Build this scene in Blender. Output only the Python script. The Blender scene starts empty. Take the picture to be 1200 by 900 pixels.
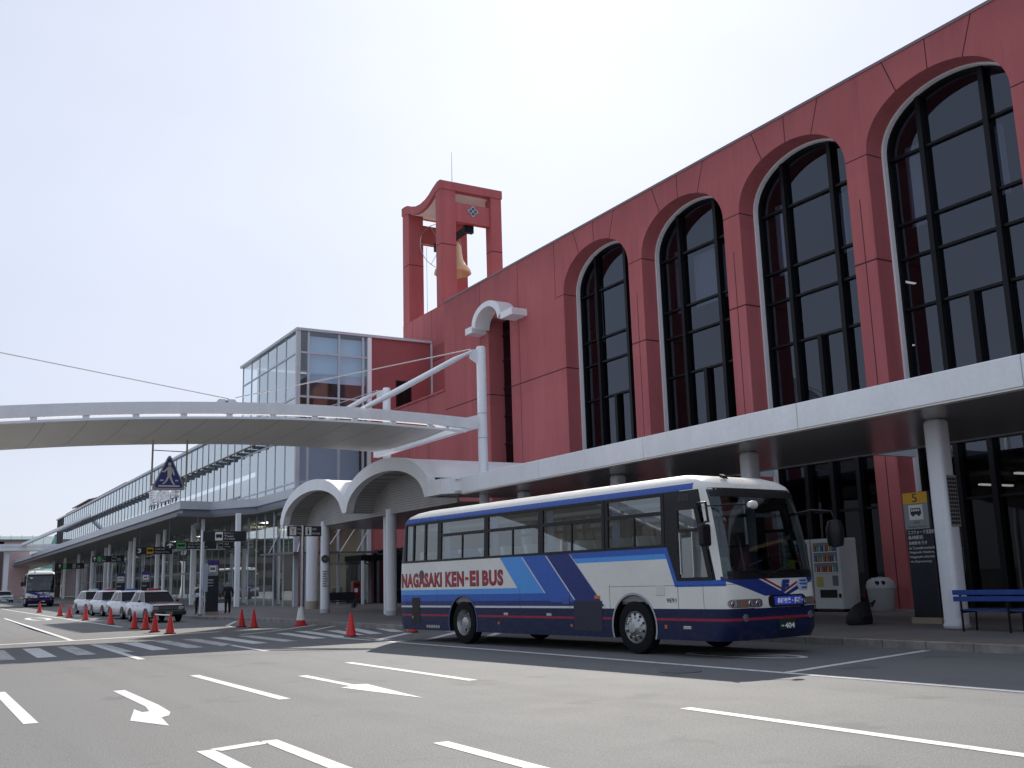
import bpy, bmesh, math, random
from mathutils import Vector, Matrix
random.seed(7)
sc = bpy.context.scene
C = sc.collection
rad = math.radians
PI = math.pi

# ------------------------------------------------------------------ camera
cd = bpy.data.cameras.new('camera'); cam = bpy.data.objects.new('camera', cd); C.objects.link(cam)
yaw, pitch, roll = 5.33201109e-01, 1.91657080e-01, -2.87668974e-02
fw = Vector((math.sin(yaw)*math.cos(pitch), math.cos(yaw)*math.cos(pitch), math.sin(pitch)))
rt = Vector((math.cos(yaw), -math.sin(yaw), 0)); up = rt.cross(fw)
rt2 = rt*math.cos(roll)+up*math.sin(roll); up2 = -rt*math.sin(roll)+up*math.cos(roll)
cam.matrix_world = Matrix(((rt2.x, up2.x, -fw.x, 0), (rt2.y, up2.y, -fw.y, 0), (rt2.z, up2.z, -fw.z, 1.457), (0, 0, 0, 1)))
cd.sensor_width = 36; cd.lens = 36*1194.0/1200; cd.clip_end = 3000; cd.clip_start = 0.1
sc.camera = cam

# ------------------------------------------------------------------ sky, sun, exposure
SUN = Vector((0.82, 1.10, 1.0)).normalized()
elev = math.asin(SUN.z); azim = math.atan2(SUN.x, SUN.y)
w = bpy.data.worlds.new('World'); sc.world = w; w.use_nodes = True
nt = w.node_tree
bg = nt.nodes['Background']; sky = nt.nodes.new('ShaderNodeTexSky'); sky.sky_type = 'NISHITA'
sky.sun_disc = False; sky.sun_elevation = elev; sky.sun_rotation = azim
sky.air_density = 1.0; sky.dust_density = 2.0; sky.ozone_density = 3.0; sky.altitude = 0
hz = nt.nodes.new('ShaderNodeGamma'); hz.inputs[1].default_value = 0.20              # thin high haze evens the sky out
hs = nt.nodes.new('ShaderNodeHueSaturation'); hs.inputs['Saturation'].default_value = 0.75
tn = nt.nodes.new('ShaderNodeMix'); tn.data_type = 'RGBA'; tn.blend_type = 'MULTIPLY'; tn.inputs[0].default_value = 1.0
tn.inputs[7].default_value = (1.32, 1.40, 1.61, 1)
nt.links.new(sky.outputs[0], hz.inputs[0]); nt.links.new(hz.outputs[0], hs.inputs['Color']); nt.links.new(hs.outputs[0], tn.inputs[6])
wv = nt.nodes.new('ShaderNodeTexCoord'); wm = nt.nodes.new('ShaderNodeMapping'); wm.inputs['Scale'].default_value = (1.0, 1.6, 3.0)
wn = nt.nodes.new('ShaderNodeTexNoise'); wn.inputs['Scale'].default_value = 1.6; wn.inputs['Detail'].default_value = 6
wr = nt.nodes.new('ShaderNodeMapRange'); wr.inputs[1].default_value = .3; wr.inputs[2].default_value = .7; wr.inputs[3].default_value = .955; wr.inputs[4].default_value = 1.045
wx = nt.nodes.new('ShaderNodeVectorMath'); wx.operation = 'SCALE'
nt.links.new(wv.outputs['Generated'], wm.inputs[0]); nt.links.new(wm.outputs[0], wn.inputs['Vector']); nt.links.new(wn.outputs['Fac'], wr.inputs[0])
nt.links.new(tn.outputs[2], wx.inputs[0]); nt.links.new(wr.outputs[0], wx.inputs['Scale'])       # barely visible veils of cloud
nt.links.new(wx.outputs[0], bg.inputs[0]); bg.inputs[1].default_value = 0.15
sl = bpy.data.lights.new('sun', 'SUN'); so = bpy.data.objects.new('sun', sl); C.objects.link(so)
sl.energy = 2.15; sl.angle = rad(0.53); sl.color = (1.0, 0.95, 0.87)
so.rotation_euler = (-SUN).to_track_quat('-Z', 'Y').to_euler(); so.location = (0, 0, 60)
sc.view_settings.view_transform = 'Standard'; sc.view_settings.look = 'None'
sc.view_settings.exposure = 1.38; sc.view_settings.gamma = 1.0
sc.cycles.max_bounces = 8; sc.cycles.transparent_max_bounces = 12

# ------------------------------------------------------------------ node helpers
class V:
    """a scalar expression in a node tree"""
    def __init__(s, nt, sock): s.nt, s.s = nt, sock
    def op(s, o, b=None, rev=False):
        n = s.nt.nodes.new('ShaderNodeMath'); n.operation = o
        a, bb = (b, s) if rev else (s, b)
        for i, q in enumerate((a, bb)):
            if q is None: continue
            if isinstance(q, V): s.nt.links.new(q.s, n.inputs[i])
            else: n.inputs[i].default_value = q
        return V(s.nt, n.outputs[0])
    def __add__(s, b): return s.op('ADD', b)
    __radd__ = __add__
    def __sub__(s, b): return s.op('SUBTRACT', b)
    def __rsub__(s, b): return s.op('SUBTRACT', b, True)
    def __mul__(s, b): return s.op('MULTIPLY', b)
    __rmul__ = __mul__
    def __truediv__(s, b): return s.op('DIVIDE', b)
    def __gt__(s, b): return s.op('GREATER_THAN', b)
    def __lt__(s, b): return s.op('LESS_THAN', b)
    def __and__(s, b): return s.op('MULTIPLY', b)
    def __or__(s, b): return s.op('MAXIMUM', b)
    def abs(s): return s.op('ABSOLUTE')
    def mod(s, b): return s.op('FLOORED_MODULO', b)
    def floor(s): return s.op('FLOOR')
    def inv(s): return 1.0 - s

def newmat(name, col=(.5, .5, .5), rough=.5, metal=0., spec=.5, coat=0., emis=None, estr=0.):
    m = bpy.data.materials.new(name); m.use_nodes = True
    b = m.node_tree.nodes['Principled BSDF']
    b.inputs['Base Color'].default_value = (*col, 1); b.inputs['Roughness'].default_value = rough
    b.inputs['Metallic'].default_value = metal; b.inputs['Specular IOR Level'].default_value = spec
    b.inputs['Coat Weight'].default_value = coat; b.inputs['Coat Roughness'].default_value = .05
    if emis: b.inputs['Emission Color'].default_value = (*emis, 1); b.inputs['Emission Strength'].default_value = estr
    return m
def bsdf(m): return m.node_tree.nodes['Principled BSDF']
def coords(m, which='Object'):
    nt = m.node_tree
    if which == 'World': n = nt.nodes.new('ShaderNodeNewGeometry'); o = n.outputs['Position']
    else: n = nt.nodes.new('ShaderNodeTexCoord'); o = n.outputs['Object']
    s = nt.nodes.new('ShaderNodeSeparateXYZ'); nt.links.new(o, s.inputs[0])
    return V(nt, s.outputs[0]), V(nt, s.outputs[1]), V(nt, s.outputs[2]), o
def noise(m, vec, scale, detail=4, rough=.6, stretch=None):
    nt = m.node_tree
    if stretch:
        mp = nt.nodes.new('ShaderNodeMapping'); mp.inputs['Scale'].default_value = stretch
        nt.links.new(vec, mp.inputs[0]); vec = mp.outputs[0]
    n = nt.nodes.new('ShaderNodeTexNoise'); n.inputs['Scale'].default_value = scale
    n.inputs['Detail'].default_value = detail; n.inputs['Roughness'].default_value = rough
    nt.links.new(vec, n.inputs['Vector']); return V(nt, n.outputs['Fac'])
def mixc(m, fac, a, b):
    nt = m.node_tree; n = nt.nodes.new('ShaderNodeMix'); n.data_type = 'RGBA'
    if isinstance(fac, V): nt.links.new(fac.s, n.inputs[0])
    else: n.inputs[0].default_value = fac
    for i, q in ((6, a), (7, b)):
        if isinstance(q, tuple): n.inputs[i].default_value = (*q, 1)
        else: nt.links.new(q, n.inputs[i])
    return n.outputs[2]
def rampv(m, v, lo, hi):
    n = m.node_tree.nodes.new('ShaderNodeMapRange'); n.inputs[1].default_value = lo; n.inputs[2].default_value = hi
    m.node_tree.links.new(v.s, n.inputs[0]); return V(m.node_tree, n.outputs[0])
def setcol(m, sock): m.node_tree.links.new(sock, bsdf(m).inputs['Base Color'])
def bump(m, v, strength=.3, dist=.02):
    nt = m.node_tree; n = nt.nodes.new('ShaderNodeBump'); n.inputs['Strength'].default_value = strength
    n.inputs['Distance'].default_value = dist; nt.links.new(v.s, n.inputs['Height'])
    nt.links.new(n.outputs[0], bsdf(m).inputs['Normal'])
def setrough(m, v): m.node_tree.links.new(v.s, bsdf(m).inputs['Roughness'])

def worn(name, col, rough=.5, amt=.12, scale=1.2, metal=0., coat=0., spec=.5, streak=False):
    """paint / metal / concrete with uneven weathering"""
    m = newmat(name, col, rough, metal, spec, coat)
    x, y, z, v = coords(m, 'World')
    n1 = noise(m, v, scale, 6, .65, (1, 1, .25) if streak else None); n2 = noise(m, v, scale*9, 3)
    f = rampv(m, n1*.7+n2*.3, .3, .72)
    c2 = tuple(max(0, q*(1-amt*1.6)) for q in col); c1 = tuple(min(1, q*(1+amt*.5)) for q in col)
    setcol(m, mixc(m, f, c2, c1)); setrough(m, rampv(m, n2, .2, .8)*.18+(rough-.09))
    return m

def glassmat(name, tint=(.5, .55, .6), ior=1.5, refl=(1, 1, 1), rough=.0, boost=0.):
    m = bpy.data.materials.new(name); m.use_nodes = True; nt = m.node_tree; nt.nodes.clear()
    out = nt.nodes.new('ShaderNodeOutputMaterial'); mix = nt.nodes.new('ShaderNodeMixShader')
    t = nt.nodes.new('ShaderNodeBsdfTransparent'); g = nt.nodes.new('ShaderNodeBsdfGlossy')
    t.inputs[0].default_value = (*tint, 1); g.inputs[0].default_value = (*refl, 1); g.inputs['Roughness'].default_value = rough
    tc = nt.nodes.new('ShaderNodeNewGeometry'); nz = nt.nodes.new('ShaderNodeTexNoise'); nz.inputs['Scale'].default_value = .45
    nz.inputs['Detail'].default_value = 1
    nt.links.new(tc.outputs['Position'], nz.inputs['Vector'])
    bp = nt.nodes.new('ShaderNodeBump'); bp.inputs['Strength'].default_value = .04; bp.inputs['Distance'].default_value = .1
    nt.links.new(nz.outputs['Fac'], bp.inputs['Height']); nt.links.new(bp.outputs[0], g.inputs['Normal'])
    dt = nt.nodes.new('ShaderNodeVectorMath'); dt.operation = 'DOT_PRODUCT'
    nt.links.new(tc.outputs['Normal'], dt.inputs[0]); nt.links.new(tc.outputs['Incoming'], dt.inputs[1])
    cs = 1.0-V(nt, dt.outputs['Value']).abs()
    r0 = ((ior-1)/(ior+1))**2+boost
    fv = cs.op('POWER', 5.0)*(1-r0)*.95+r0*1.6          # two surfaces of a pane
    nt.links.new(fv.s, mix.inputs[0])
    nt.links.new(t.outputs[0], mix.inputs[1]); nt.links.new(g.outputs[0], mix.inputs[2]); nt.links.new(mix.outputs[0], out.inputs[0])
    return m

# ------------------------------------------------------------------ mesh builder
class MB:
    def __init__(s): s.v = []; s.f = []; s.mi = []; s.cur = 0
    def vs(s, pts): i = len(s.v); s.v.extend(tuple(p) for p in pts); return list(range(i, i+len(pts)))
    def face(s, *pts): s.f.append(s.vs(pts)); s.mi.append(s.cur); return s
    def fi(s, idx): s.f.append(list(idx)); s.mi.append(s.cur)
    def box(s, x0, x1, y0, y1, z0, z1):
        if x0 > x1: x0, x1 = x1, x0
        if y0 > y1: y0, y1 = y1, y0
        i = s.vs([(x0, y0, z0), (x1, y0, z0), (x1, y1, z0), (x0, y1, z0), (x0, y0, z1), (x1, y0, z1), (x1, y1, z1), (x0, y1, z1)])
        for q in ((0, 3, 2, 1), (4, 5, 6, 7), (0, 1, 5, 4), (1, 2, 6, 5), (2, 3, 7, 6), (3, 0, 4, 7)): s.fi([i[k] for k in q])
        return s
    def hexa(s, b, t):
        """box from four bottom and four top points"""
        i = s.vs(list(b)+list(t))
        for q in ((0, 3, 2, 1), (4, 5, 6, 7), (0, 1, 5, 4), (1, 2, 6, 5), (2, 3, 7, 6), (3, 0, 4, 7)): s.fi([i[k] for k in q])
        return s
    def bar(s, p, q, wd, ht, upv=(0, 0, 1)):
        p, q = Vector(p), Vector(q); d = (q-p).normalized(); u = Vector(upv)
        if abs(d.dot(u)) > .95: u = Vector((1, 0, 0))
        a = d.cross(u).normalized()*wd/2; b = a.cross(d).normalized()*ht/2
        return s.hexa([p-a-b, p+a-b, q+a-b, q-a-b], [p-a+b, p+a+b, q+a+b, q-a+b])
    def prism(s, pts, vec):
        """polygon (3d points) pushed along vec, capped"""
        n = len(pts); vec = Vector(vec); a = s.vs(pts); b = s.vs([Vector(p)+vec for p in pts])
        s.fi(a[::-1]); s.fi(b)
        for i in range(n): j = (i+1) % n; s.fi((a[i], a[j], b[j], b[i]))
        return s
    def tube(s, pts, r, n=10, caps=True):
        pts = [Vector(p) for p in pts]; rs = r if isinstance(r, (list, tuple)) else [r]*len(pts); rings = []
        for k, p in enumerate(pts):
            d = (pts[min(k+1, len(pts)-1)]-pts[max(k-1, 0)]).normalized()
            u = Vector((0, 0, 1)) if abs(d.z) < .9 else Vector((1, 0, 0))
            a = d.cross(u).normalized(); b = d.cross(a)
            rings.append(s.vs([p+a*rs[k]*math.cos(2*PI*i/n)+b*rs[k]*math.sin(2*PI*i/n) for i in range(n)]))
        for k in range(len(rings)-1):
            for i in range(n): j = (i+1) % n; s.fi((rings[k][i], rings[k][j], rings[k+1][j], rings[k+1][i]))
        if caps: s.fi(rings[0][::-1]); s.fi(rings[-1])
        return s
    def lathe(s, c, prof, n=24, axis='z', caps=True):
        c = Vector(c); rings = []
        for r, h in prof:
            ring = []
            for i in range(n):
                a = 2*PI*i/n; u, v = r*math.cos(a), r*math.sin(a)
                ring.append(c+(Vector((u, v, h)) if axis == 'z' else Vector((u, h, v)) if axis == 'y' else Vector((h, u, v))))
            rings.append(s.vs(ring))
        for k in range(len(rings)-1):
            for i in range(n): j = (i+1) % n; s.fi((rings[k][i], rings[k][j], rings[k+1][j], rings[k+1][i]))
        if caps: s.fi(rings[0][::-1]); s.fi(rings[-1])
        return s
    def grid(s, rows):
        idx = [s.vs(r) for r in rows]
        for a in range(len(rows)-1):
            for b in range(len(rows[0])-1): s.fi((idx[a][b], idx[a][b+1], idx[a+1][b+1], idx[a+1][b]))
        return s
    def build(s, name, mat, parent=None, local=False, smooth=False, bevel=0., seg=1, label=None, weld=True):
        me = bpy.data.meshes.new(name); off = Vector((0, 0, 0))
        if parent and not local: off = parent.location if not parent.parent else parent.parent.location
        me.from_pydata([tuple(Vector(p)-off) for p in s.v], [], s.f)
        mats = mat if isinstance(mat, (list, tuple)) else [mat]
        for m in mats: me.materials.append(m)
        if len(mats) > 1: me.polygons.foreach_set('material_index', s.mi)
        bm = bmesh.new(); bm.from_mesh(me)
        if weld: bmesh.ops.remove_doubles(bm, verts=bm.verts, dist=1e-5)
        bmesh.ops.recalc_face_normals(bm, faces=bm.faces)
        if bevel:
            es = [e for e in bm.edges if len(e.link_faces) == 2 and e.calc_face_angle(0) > rad(28)]
            bmesh.ops.bevel(bm, geom=es, offset=bevel, segments=seg, profile=.5, affect='EDGES', clamp_overlap=True)
        bm.to_mesh(me); bm.free()
        if smooth:
            me.polygons.foreach_set('use_smooth', [True]*len(me.polygons)); me.set_sharp_from_angle(angle=rad(38))
        o = bpy.data.objects.new(name, me); C.objects.link(o)
        if parent: o.parent = parent
        if label: o['label'] = label
        return o

def tag(o, label=None, cat=None, group=None, kind=None):
    if label: o['label'] = label
    if cat: o['category'] = cat
    if group: o['group'] = group
    if kind: o['kind'] = kind
    return o
def thing(name, label, cat, loc=(0, 0, 0), rotz=0, group=None):
    o = bpy.data.objects.new(name, None); C.objects.link(o); o.location = loc; o.rotation_euler = (0, 0, rotz)
    o.empty_display_size = .3
    return tag(o, label, cat, group)
def dup(root, loc, rotz=0, label=None, group=None):
    kids = {}
    for o in bpy.data.objects:
        if o.parent: kids.setdefault(o.parent, []).append(o)
    r = root.copy(); C.objects.link(r); r.location = loc; r.rotation_euler = (0, 0, rotz)
    if label: r['label'] = label
    if group: r['group'] = group
    def rec(src, dst):
        for ch in kids.get(src, []):
            c = ch.copy(); C.objects.link(c); c.parent = dst; rec(ch, c)
    rec(root, r)
    return r

_tc = {}
def textmesh(s, bold=0., extrude=0., spacing=1.0):
    k = (s, bold, extrude, spacing)
    if k in _tc: return _tc[k]
    cu = bpy.data.curves.new('t', 'FONT'); cu.body = s; cu.size = 1; cu.offset = bold; cu.extrude = extrude
    cu.resolution_u = 3; cu.space_character = spacing
    ob = bpy.data.objects.new('t', cu); C.objects.link(ob)
    dg = bpy.context.evaluated_depsgraph_get(); dg.update()
    me = bpy.data.meshes.new_from_object(ob.evaluated_get(dg))
    vs = [v.co.copy() for v in me.vertices]; fs = [list(p.vertices) for p in me.polygons]
    bpy.data.objects.remove(ob); bpy.data.curves.remove(cu); bpy.data.meshes.remove(me)
    x0 = min(v.x for v in vs); x1 = max(v.x for v in vs); y0 = min(v.y for v in vs); y1 = max(v.y for v in vs)
    _tc[k] = (vs, fs, x0, x1, y0, y1); return _tc[k]
def put_text(mb, s, org, ux, uy, wd, ht, bold=0., extrude=0., pad=0., spacing=1.0):
    """lettering in the rectangle org + ux*wd + uy*ht, a few mm thick when extruded"""
    vs, fs, x0, x1, y0, y1 = textmesh(s, bold, extrude, spacing)
    org, ux, uy = Vector(org), Vector(ux), Vector(uy); n = ux.cross(uy)
    sx = (wd+2*pad)/(x1-x0); sy = (ht+2*pad)/(y1-y0)
    i = mb.vs([org+ux*((v.x-x0)*sx-pad)+uy*((v.y-y0)*sy-pad)+n*v.z for v in vs])
    for f in fs: mb.fi([i[k] for k in f])

def gz(Y): return 0. if Y < 50 else min((Y-50)*.0065, .98)
def sw(X, Y): return gz(Y)+.15+max(0, min(X, 26)-16.4)*.017
# ------------------------------------------------------------------ materials
def asphalt():
    m = newmat('asphalt', (.1, .1, .1), .85)
    x, y, z, v = coords(m, 'World')
    big = noise(m, v, .16, 5, .6); mid = noise(m, v, 1.1, 4); fine = noise(m, v, 55, 3, .75); st = noise(m, v, .7, 4, .6, (1, .12, 1))
    f = rampv(m, big*.4+mid*.25+st*.35, .32, .68)
    c = mixc(m, f, (.066, .066, .065), (.105, .104, .102))
    g2 = noise(m, v, 17, 4, .8)
    c = mixc(m, rampv(m, fine*.65+g2*.35, .43, .60)*.85, c, (.235, .232, .225))
    c = mixc(m, rampv(m, g2, .50, .62)*.35, c, (.05, .05, .05))
    trk = noise(m, v, 1.1, 3, .5, (1, .03, 1))
    c = mixc(m, rampv(m, trk, .52, .66)*.28, c, (.06, .06, .06))
    c = mixc(m, rampv(m, noise(m, v, 38, 2), .60, .74)*.55, c, (.05, .05, .05))
    spots = rampv(m, noise(m, v, .9, 4, .55), .61, .68)
    c = mixc(m, spots*.5, c, (.06, .06, .06))
    setcol(m, c); bump(m, fine, .5, .01); setrough(m, rampv(m, mid, 0, 1)*.1+.78)
    return m
def paintmark():
    m = newmat('road_paint', (.64, .63, .61), .7)
    x, y, z, v = coords(m, 'World')
    wear = noise(m, v, 3.2, 8, .72); fine = noise(m, v, 40, 3)
    setcol(m, mixc(m, rampv(m, wear*.65+fine*.35, .53, .62)*.75, (.62, .615, .60), (.25, .245, .24)))
    return m
def wornmark():
    m = newmat('worn_road_paint', (.5, .5, .5), .75)
    x, y, z, v = coords(m, 'World')
    wear = noise(m, v, 2.6, 8, .75); fine = noise(m, v, 45, 3)
    setcol(m, mixc(m, rampv(m, wear*.7+fine*.3, .47, .6), (.52, .515, .50), (.16, .158, .155)))
    return m
def paving():
    m = newmat('sidewalk_paving', (.25, .24, .23), .8)
    x, y, z, v = coords(m, 'World')
    j = ((x.mod(.6)) < .012) | ((y.mod(.6)) < .012)
    cell = noise(m, v, 1.7, 2); n = noise(m, v, .5, 6); f = noise(m, v, 30, 3)
    c = mixc(m, rampv(m, n*.6+f*.4, .3, .7), (.13, .118, .11), (.215, .198, .185))
    setcol(m, mixc(m, j*.7, c, (.07, .065, .06))); bump(m, f, .2)
    return m
def mapfloor(m, v):
    nt = m.node_tree; n = nt.nodes.new('ShaderNodeVectorMath'); n.operation = 'SNAP'; n.inputs[1].default_value = (50, 3.0, 3.55)
    nt.links.new(v, n.inputs[0]); return n.outputs[0]
def redwall():
    m = newmat('red_render', (.3, .08, .09), .85, 0, .25)
    x, y, z, v = coords(m, 'World')
    def ln(d, hw): return d.abs() < hw
    face = x < 26.02
    c0 = (y+3.64).mod(6.0)                      # arch centres fall at 3.0 -> 18.36, 24.36 ...
    dc = (c0-4.0); dc = ((y-18.36+3.0).mod(6.0))-3.0
    arch = y < 39.6
    J = ln(z-11.25, .03) & (y < 51.6)
    J = J | (ln(z-14.8, .022) & arch & (dc.abs() > 2.52))
    top = (z > 16.35) & face & arch
    J = J | (top & ln(dc, .022)) | (top & ln(dc.abs()-1.2-(z-16.4)*.36, .024))
    J = J | (ln(dc.abs()-3.0, .02) & (z < 13.4) & face & (y < 34)) | (ln(y-39.7, .02) & (z > 14.7) & face)
    J = J | ((ln(y-43.2, .02) | (ln(y-47.3, .02) & (z > 11.25)) | (ln(y-47.3, .02) & (z < 11.25))) & face)
    J = J | ((ln(y-53.9, .02) | ln(y-56.6, .02)) & (x < 26.1)) | ((ln(y-62.76, .022) | ln(y-65.94, .022)) & (y > 60.5) & (z < 20.5))
    J = J | ((ln(z-16.7, .03) | ln(z-24.87, .035)) & (y > 60.5))
    n = noise(m, v, .35, 6, .65, (1, 1, .4)); f = noise(m, v, 14, 5, .7)
    streak = noise(m, v, 1.6, 5, .65, (1, 1, .05))
    c = mixc(m, rampv(m, n*.45+f*.2+streak*.35, .36, .64), (.385, .104, .108), (.53, .158, .158))
    pan = noise(m, mapfloor(m, v), 1.0, 0)
    c = mixc(m, rampv(m, pan, .35, .65)*.16, c, (.25, .06, .07))
    topstain = rampv(m, streak+(z-17.6)*.14, .30, .62)&(z > 14.0)&(z < 17.7)
    c = mixc(m, topstain*.38, c, (.14, .045, .05))
    setcol(m, mixc(m, J*.85, c, (.04, .012, .015))); bump(m, f*.9-J*1.0, .25, .02)
    return m
ASPH = asphalt(); PAINT = paintmark(); WORN = wornmark(); PAVE = paving(); RED = redwall()
KERB = worn('kerb_concrete', (.30, .285, .26), .85, .35, 2.2)
WHITE = worn('white_panel', (.88, .88, .89), .38, .10, 1.0, streak=True)
WHITEP = worn('white_steel_paint', (.84, .85, .88), .35, .08, 1.0, streak=True)
CREAM = worn('cream_soffit', (.80, .77, .70), .6, .06, .4)
GREYM = worn('grey_aluminium', (.54, .56, .60), .42, .1, .8)
DGREY = worn('dark_grey_metal', (.11, .115, .125), .45, .15, 1.5)
BLACK = newmat('black_frame', (.006, .006, .008), .45, 0, .2)
CHAR = worn('charcoal_board', (.022, .024, .032), .42, .2, 2)
SOFFM = newmat('canopy_soffit_metal', (.48, .47, .46), .24, .3)
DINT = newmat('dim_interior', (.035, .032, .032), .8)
TAN = newmat('interior_tan', (.42, .37, .29), .8)
LGREY = newmat('interior_grey', (.35, .36, .36), .7)
LAMP = newmat('ceiling_lamp', (1, 1, 1), .5, emis=(1, .93, .8), estr=.45)
WARM = newmat('cornice_glow', (.5, .3, .12), .6, emis=(1, .62, .3), estr=.10)  # timber cornice, its lit look put into the material as a glow
CURT = newmat('curtain_cloth', (.82, .80, .78), .9)
GDARK = glassmat('dark_tinted_glass', (.27, .30, .38), 1.55, (.78, .86, 1.0), 0., .006)
GSHOP = glassmat('shopfront_glass', (.22, .23, .25), 1.22, (.85, .9, 1), 0., .0)
GTERM = glassmat('curtain_wall_glass', (.72, .80, .83), 1.6, (.90, .97, 1.0), 0., .20)
GCLEAR = glassmat('vehicle_glass', (.50, .55, .56), 1.5, (.95, 1, 1), 0., .07)
GWIND = glassmat('windscreen_glass', (.30, .34, .36), 1.5, (.9, .97, 1), 0., .0)
GEND = glassmat('end_wall_glass', (.74, .85, .92), 1.3, (.9, .97, 1.0), 0., .04)
GCARD = newmat('car_glass', (.006, .007, .009), .08, 0, .08)
RUB = newmat('tyre_rubber', (.010, .010, .011), .8, 0, .15)
LAMP2 = newmat('hall_fill_lamp', (1, 1, 1), .5, emis=(1, .93, .8), estr=7.0)
STEEL = worn('brushed_steel', (.5, .5, .5), .3, .1, 5, metal=.9)
BRASS = worn('gilt_bronze', (.80, .62, .36), .4, .15, 1.2, metal=.3)
TXTW = newmat('white_lettering', (.78, .78, .76), .5)
TXTK = newmat('dark_lettering', (.02, .02, .02), .5)
YEL = newmat('yellow_sign', (.80, .42, .02), .5)
LGR = newmat('pale_grey_sign', (.30, .33, .34), .5)
GREEN = newmat('green_sign', (.10, .42, .14), .5)
SKIN = newmat('skin', (.45, .27, .19), .6)

# ------------------------------------------------------------------ ground
m = MB(); ys = [-400, -100, -30]+[i*2.5 for i in range(-8, 100)]+[300, 450, 900, 1500]
m.grid([[(x, y, gz(y)) for x in (-900, -200, -60, -20, 0, 8, 13, 20, 40, 200, 900)] for y in ys])
tag(m.build('road', ASPH), kind='structure')

def kerb_x(y):
    pts = [(-60, 16.45), (29.3, 16.45), (30.2, 16.0), (30.8, 14.6), (31.8, 14.2), (47.5, 14.2), (50.5, 13.9), (53.0, 13.2), (56, 12.95), (230, 12.95)]
    for (a, xa), (b, xb) in zip(pts, pts[1:]):
        if a <= y <= b: return xa+(xb-xa)*(y-a)/(b-a)
    return pts[-1][1]
yy = sorted(set([i*1.0 for i in range(-60, 28)]+[27+i*.25 for i in range(0, 120)]+[57+i*3. for i in range(58)]))
m = MB(); m.grid([[(kerb_x(y)+.18, y, sw(kerb_x(y)+.18, y)), (17.5, y, sw(17.5, y)), (21, y, sw(21, y)), (26, y, sw(26, y)), (60, y, sw(26, y))] for y in yy])
tag(m.build('sidewalk', PAVE), kind='structure')
m = MB(); m.grid([[(kerb_x(y), y, gz(y)-.05), (kerb_x(y), y, sw(16, y)-.012), (kerb_x(y)+.018, y, sw(16, y)+.003), (kerb_x(y)+.182, y, sw(16, y)+.003)] for y in yy])
def kerbmat():
    mm = newmat('kerb_stone', (.3, .28, .26), .85); x, y, z, v = coords(mm, 'World')
    n = noise(mm, v, 2.2, 6, .7); j = ((y.mod(1.0)) < .02)
    c = mixc(mm, rampv(mm, n, .3, .7), (.15, .14, .13), (.32, .30, .275)); setcol(mm, mixc(mm, j*.8, c, (.04, .04, .04))); return mm
tag(m.build('kerb', kerbmat()), kind='structure')
m = MB(); m.grid([[(kerb_x(y)+.24, y, sw(kerb_x(y)+.24, y)+.004), (kerb_x(y)+.32, y, sw(kerb_x(y)+.32, y)+.004)] for y in yy if y < 29])
tag(m.build('kerb_warning_line', worn('worn_yellow_paint', (.38, .24, .07), .8, .3, 4)), kind='structure')

# painted markings, each its own sheet
def mark(name, pts, mat=PAINT, dz=.004):
    m = MB(); m.face(*[(x, y, gz(y)+dz) for x, y in pts]); return tag(m.build(name, mat), kind='structure')
def strip(name, pts, wd, mat=PAINT, dz=.004):
    L, R_ = [], []
    for i, p in enumerate(pts):
        a = Vector(pts[max(i-1, 0)]); b = Vector(pts[min(i+1, len(pts)-1)]); d = (b-a).normalized(); n = Vector((-d.y, d.x))*wd/2
        L.append(Vector(p)+n); R_.append(Vector(p)-n)
    m = MB(); m.grid([[(q.x, q.y, gz(q.y)+dz) for q in L], [(q.x, q.y, gz(q.y)+dz) for q in R_]])
    return tag(m.build(name, mat), kind='structure')
LN = 'lane_marking'
for x, y0, y1 in ((7.7, 3.0, 9.40), (7.55, 14.2, 19.4), (4.48, 13.8, 18.87), (4.42, 3.6, 9.0), (1.36, 13.48, 18.2), (1.3, 3, 8.6)):
    strip(LN, [(x, y0), (x, y1)], .16)
strip(LN, [(4.72, 36.2), (5.3, 70.5)], .17); strip(LN, [(4.60, 24.2), (4.82, 32.7)], .17, dz=.008); strip(LN, [(7.52, 24.6), (7.62, 28.4)], .16)
strip('bay_line', [(11.62, -10), (11.55, 8), (11.40, 14), (11.25, 20.2), (11.15, 23.5), (10.95, 29.3)], .15)
strip('bay_line', [(11.55, 11.65), (16.3, 12.88)], .15)
strip('stop_line', [(-3.5, 34.9), (2.6, 35.8), (4.94, 36.25), (6.78, 36.8), (9.77, 37.6)], .42)
strip(LN, [(8.2, 47.8), (7.9, 70), (7.6, 97.8), (7.6, 130)], .16)
def cross(i):
    xa = 2.13+i*.905; off = i*.155
    return [(xa-.23, 27.1+off), (xa+.20, 27.1+off), (xa+.32, 32.1+off*1.05), (xa-.12, 32.1+off*1.05)]
for i in range(-4, 9):
    mark('crosswalk_bar', cross(i), PAINT if i in (1, 4, 7) else WORN)
for a, b in (((10.85, 33.85), (10.45, 29.1)), ((11.75, 34.6), (11.15, 28.95)), ((12.66, 34.0), (11.95, 29.9)), ((13.7, 35.0), (12.6, 30.0)), ((14.9, 35.9), (13.6, 30.6))):
    strip('crosswalk_bar', [b, a], .42)
strip('hatch_line', [(11.17, 35.8), (14.2, 39.9)], .2); strip('hatch_line', [(12.3, 34.9), (14.1, 37.6)], .2)
strip('hatch_line', [(9.6, 34.3), (11.2, 35.8)], .16)
strip('hatch_line', [(11.05, 26.4), (14.1, 30.3)], .25); strip('hatch_line', [(11.9, 25.1), (14.6, 28.4)], .25); strip('hatch_line', [(13.1, 24.2), (15.6, 27.4)], .25)
strip('hatch_line', [(14.6, 29.2), (15.6, 27.4), (15.9, 26.0)], .2)
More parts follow.
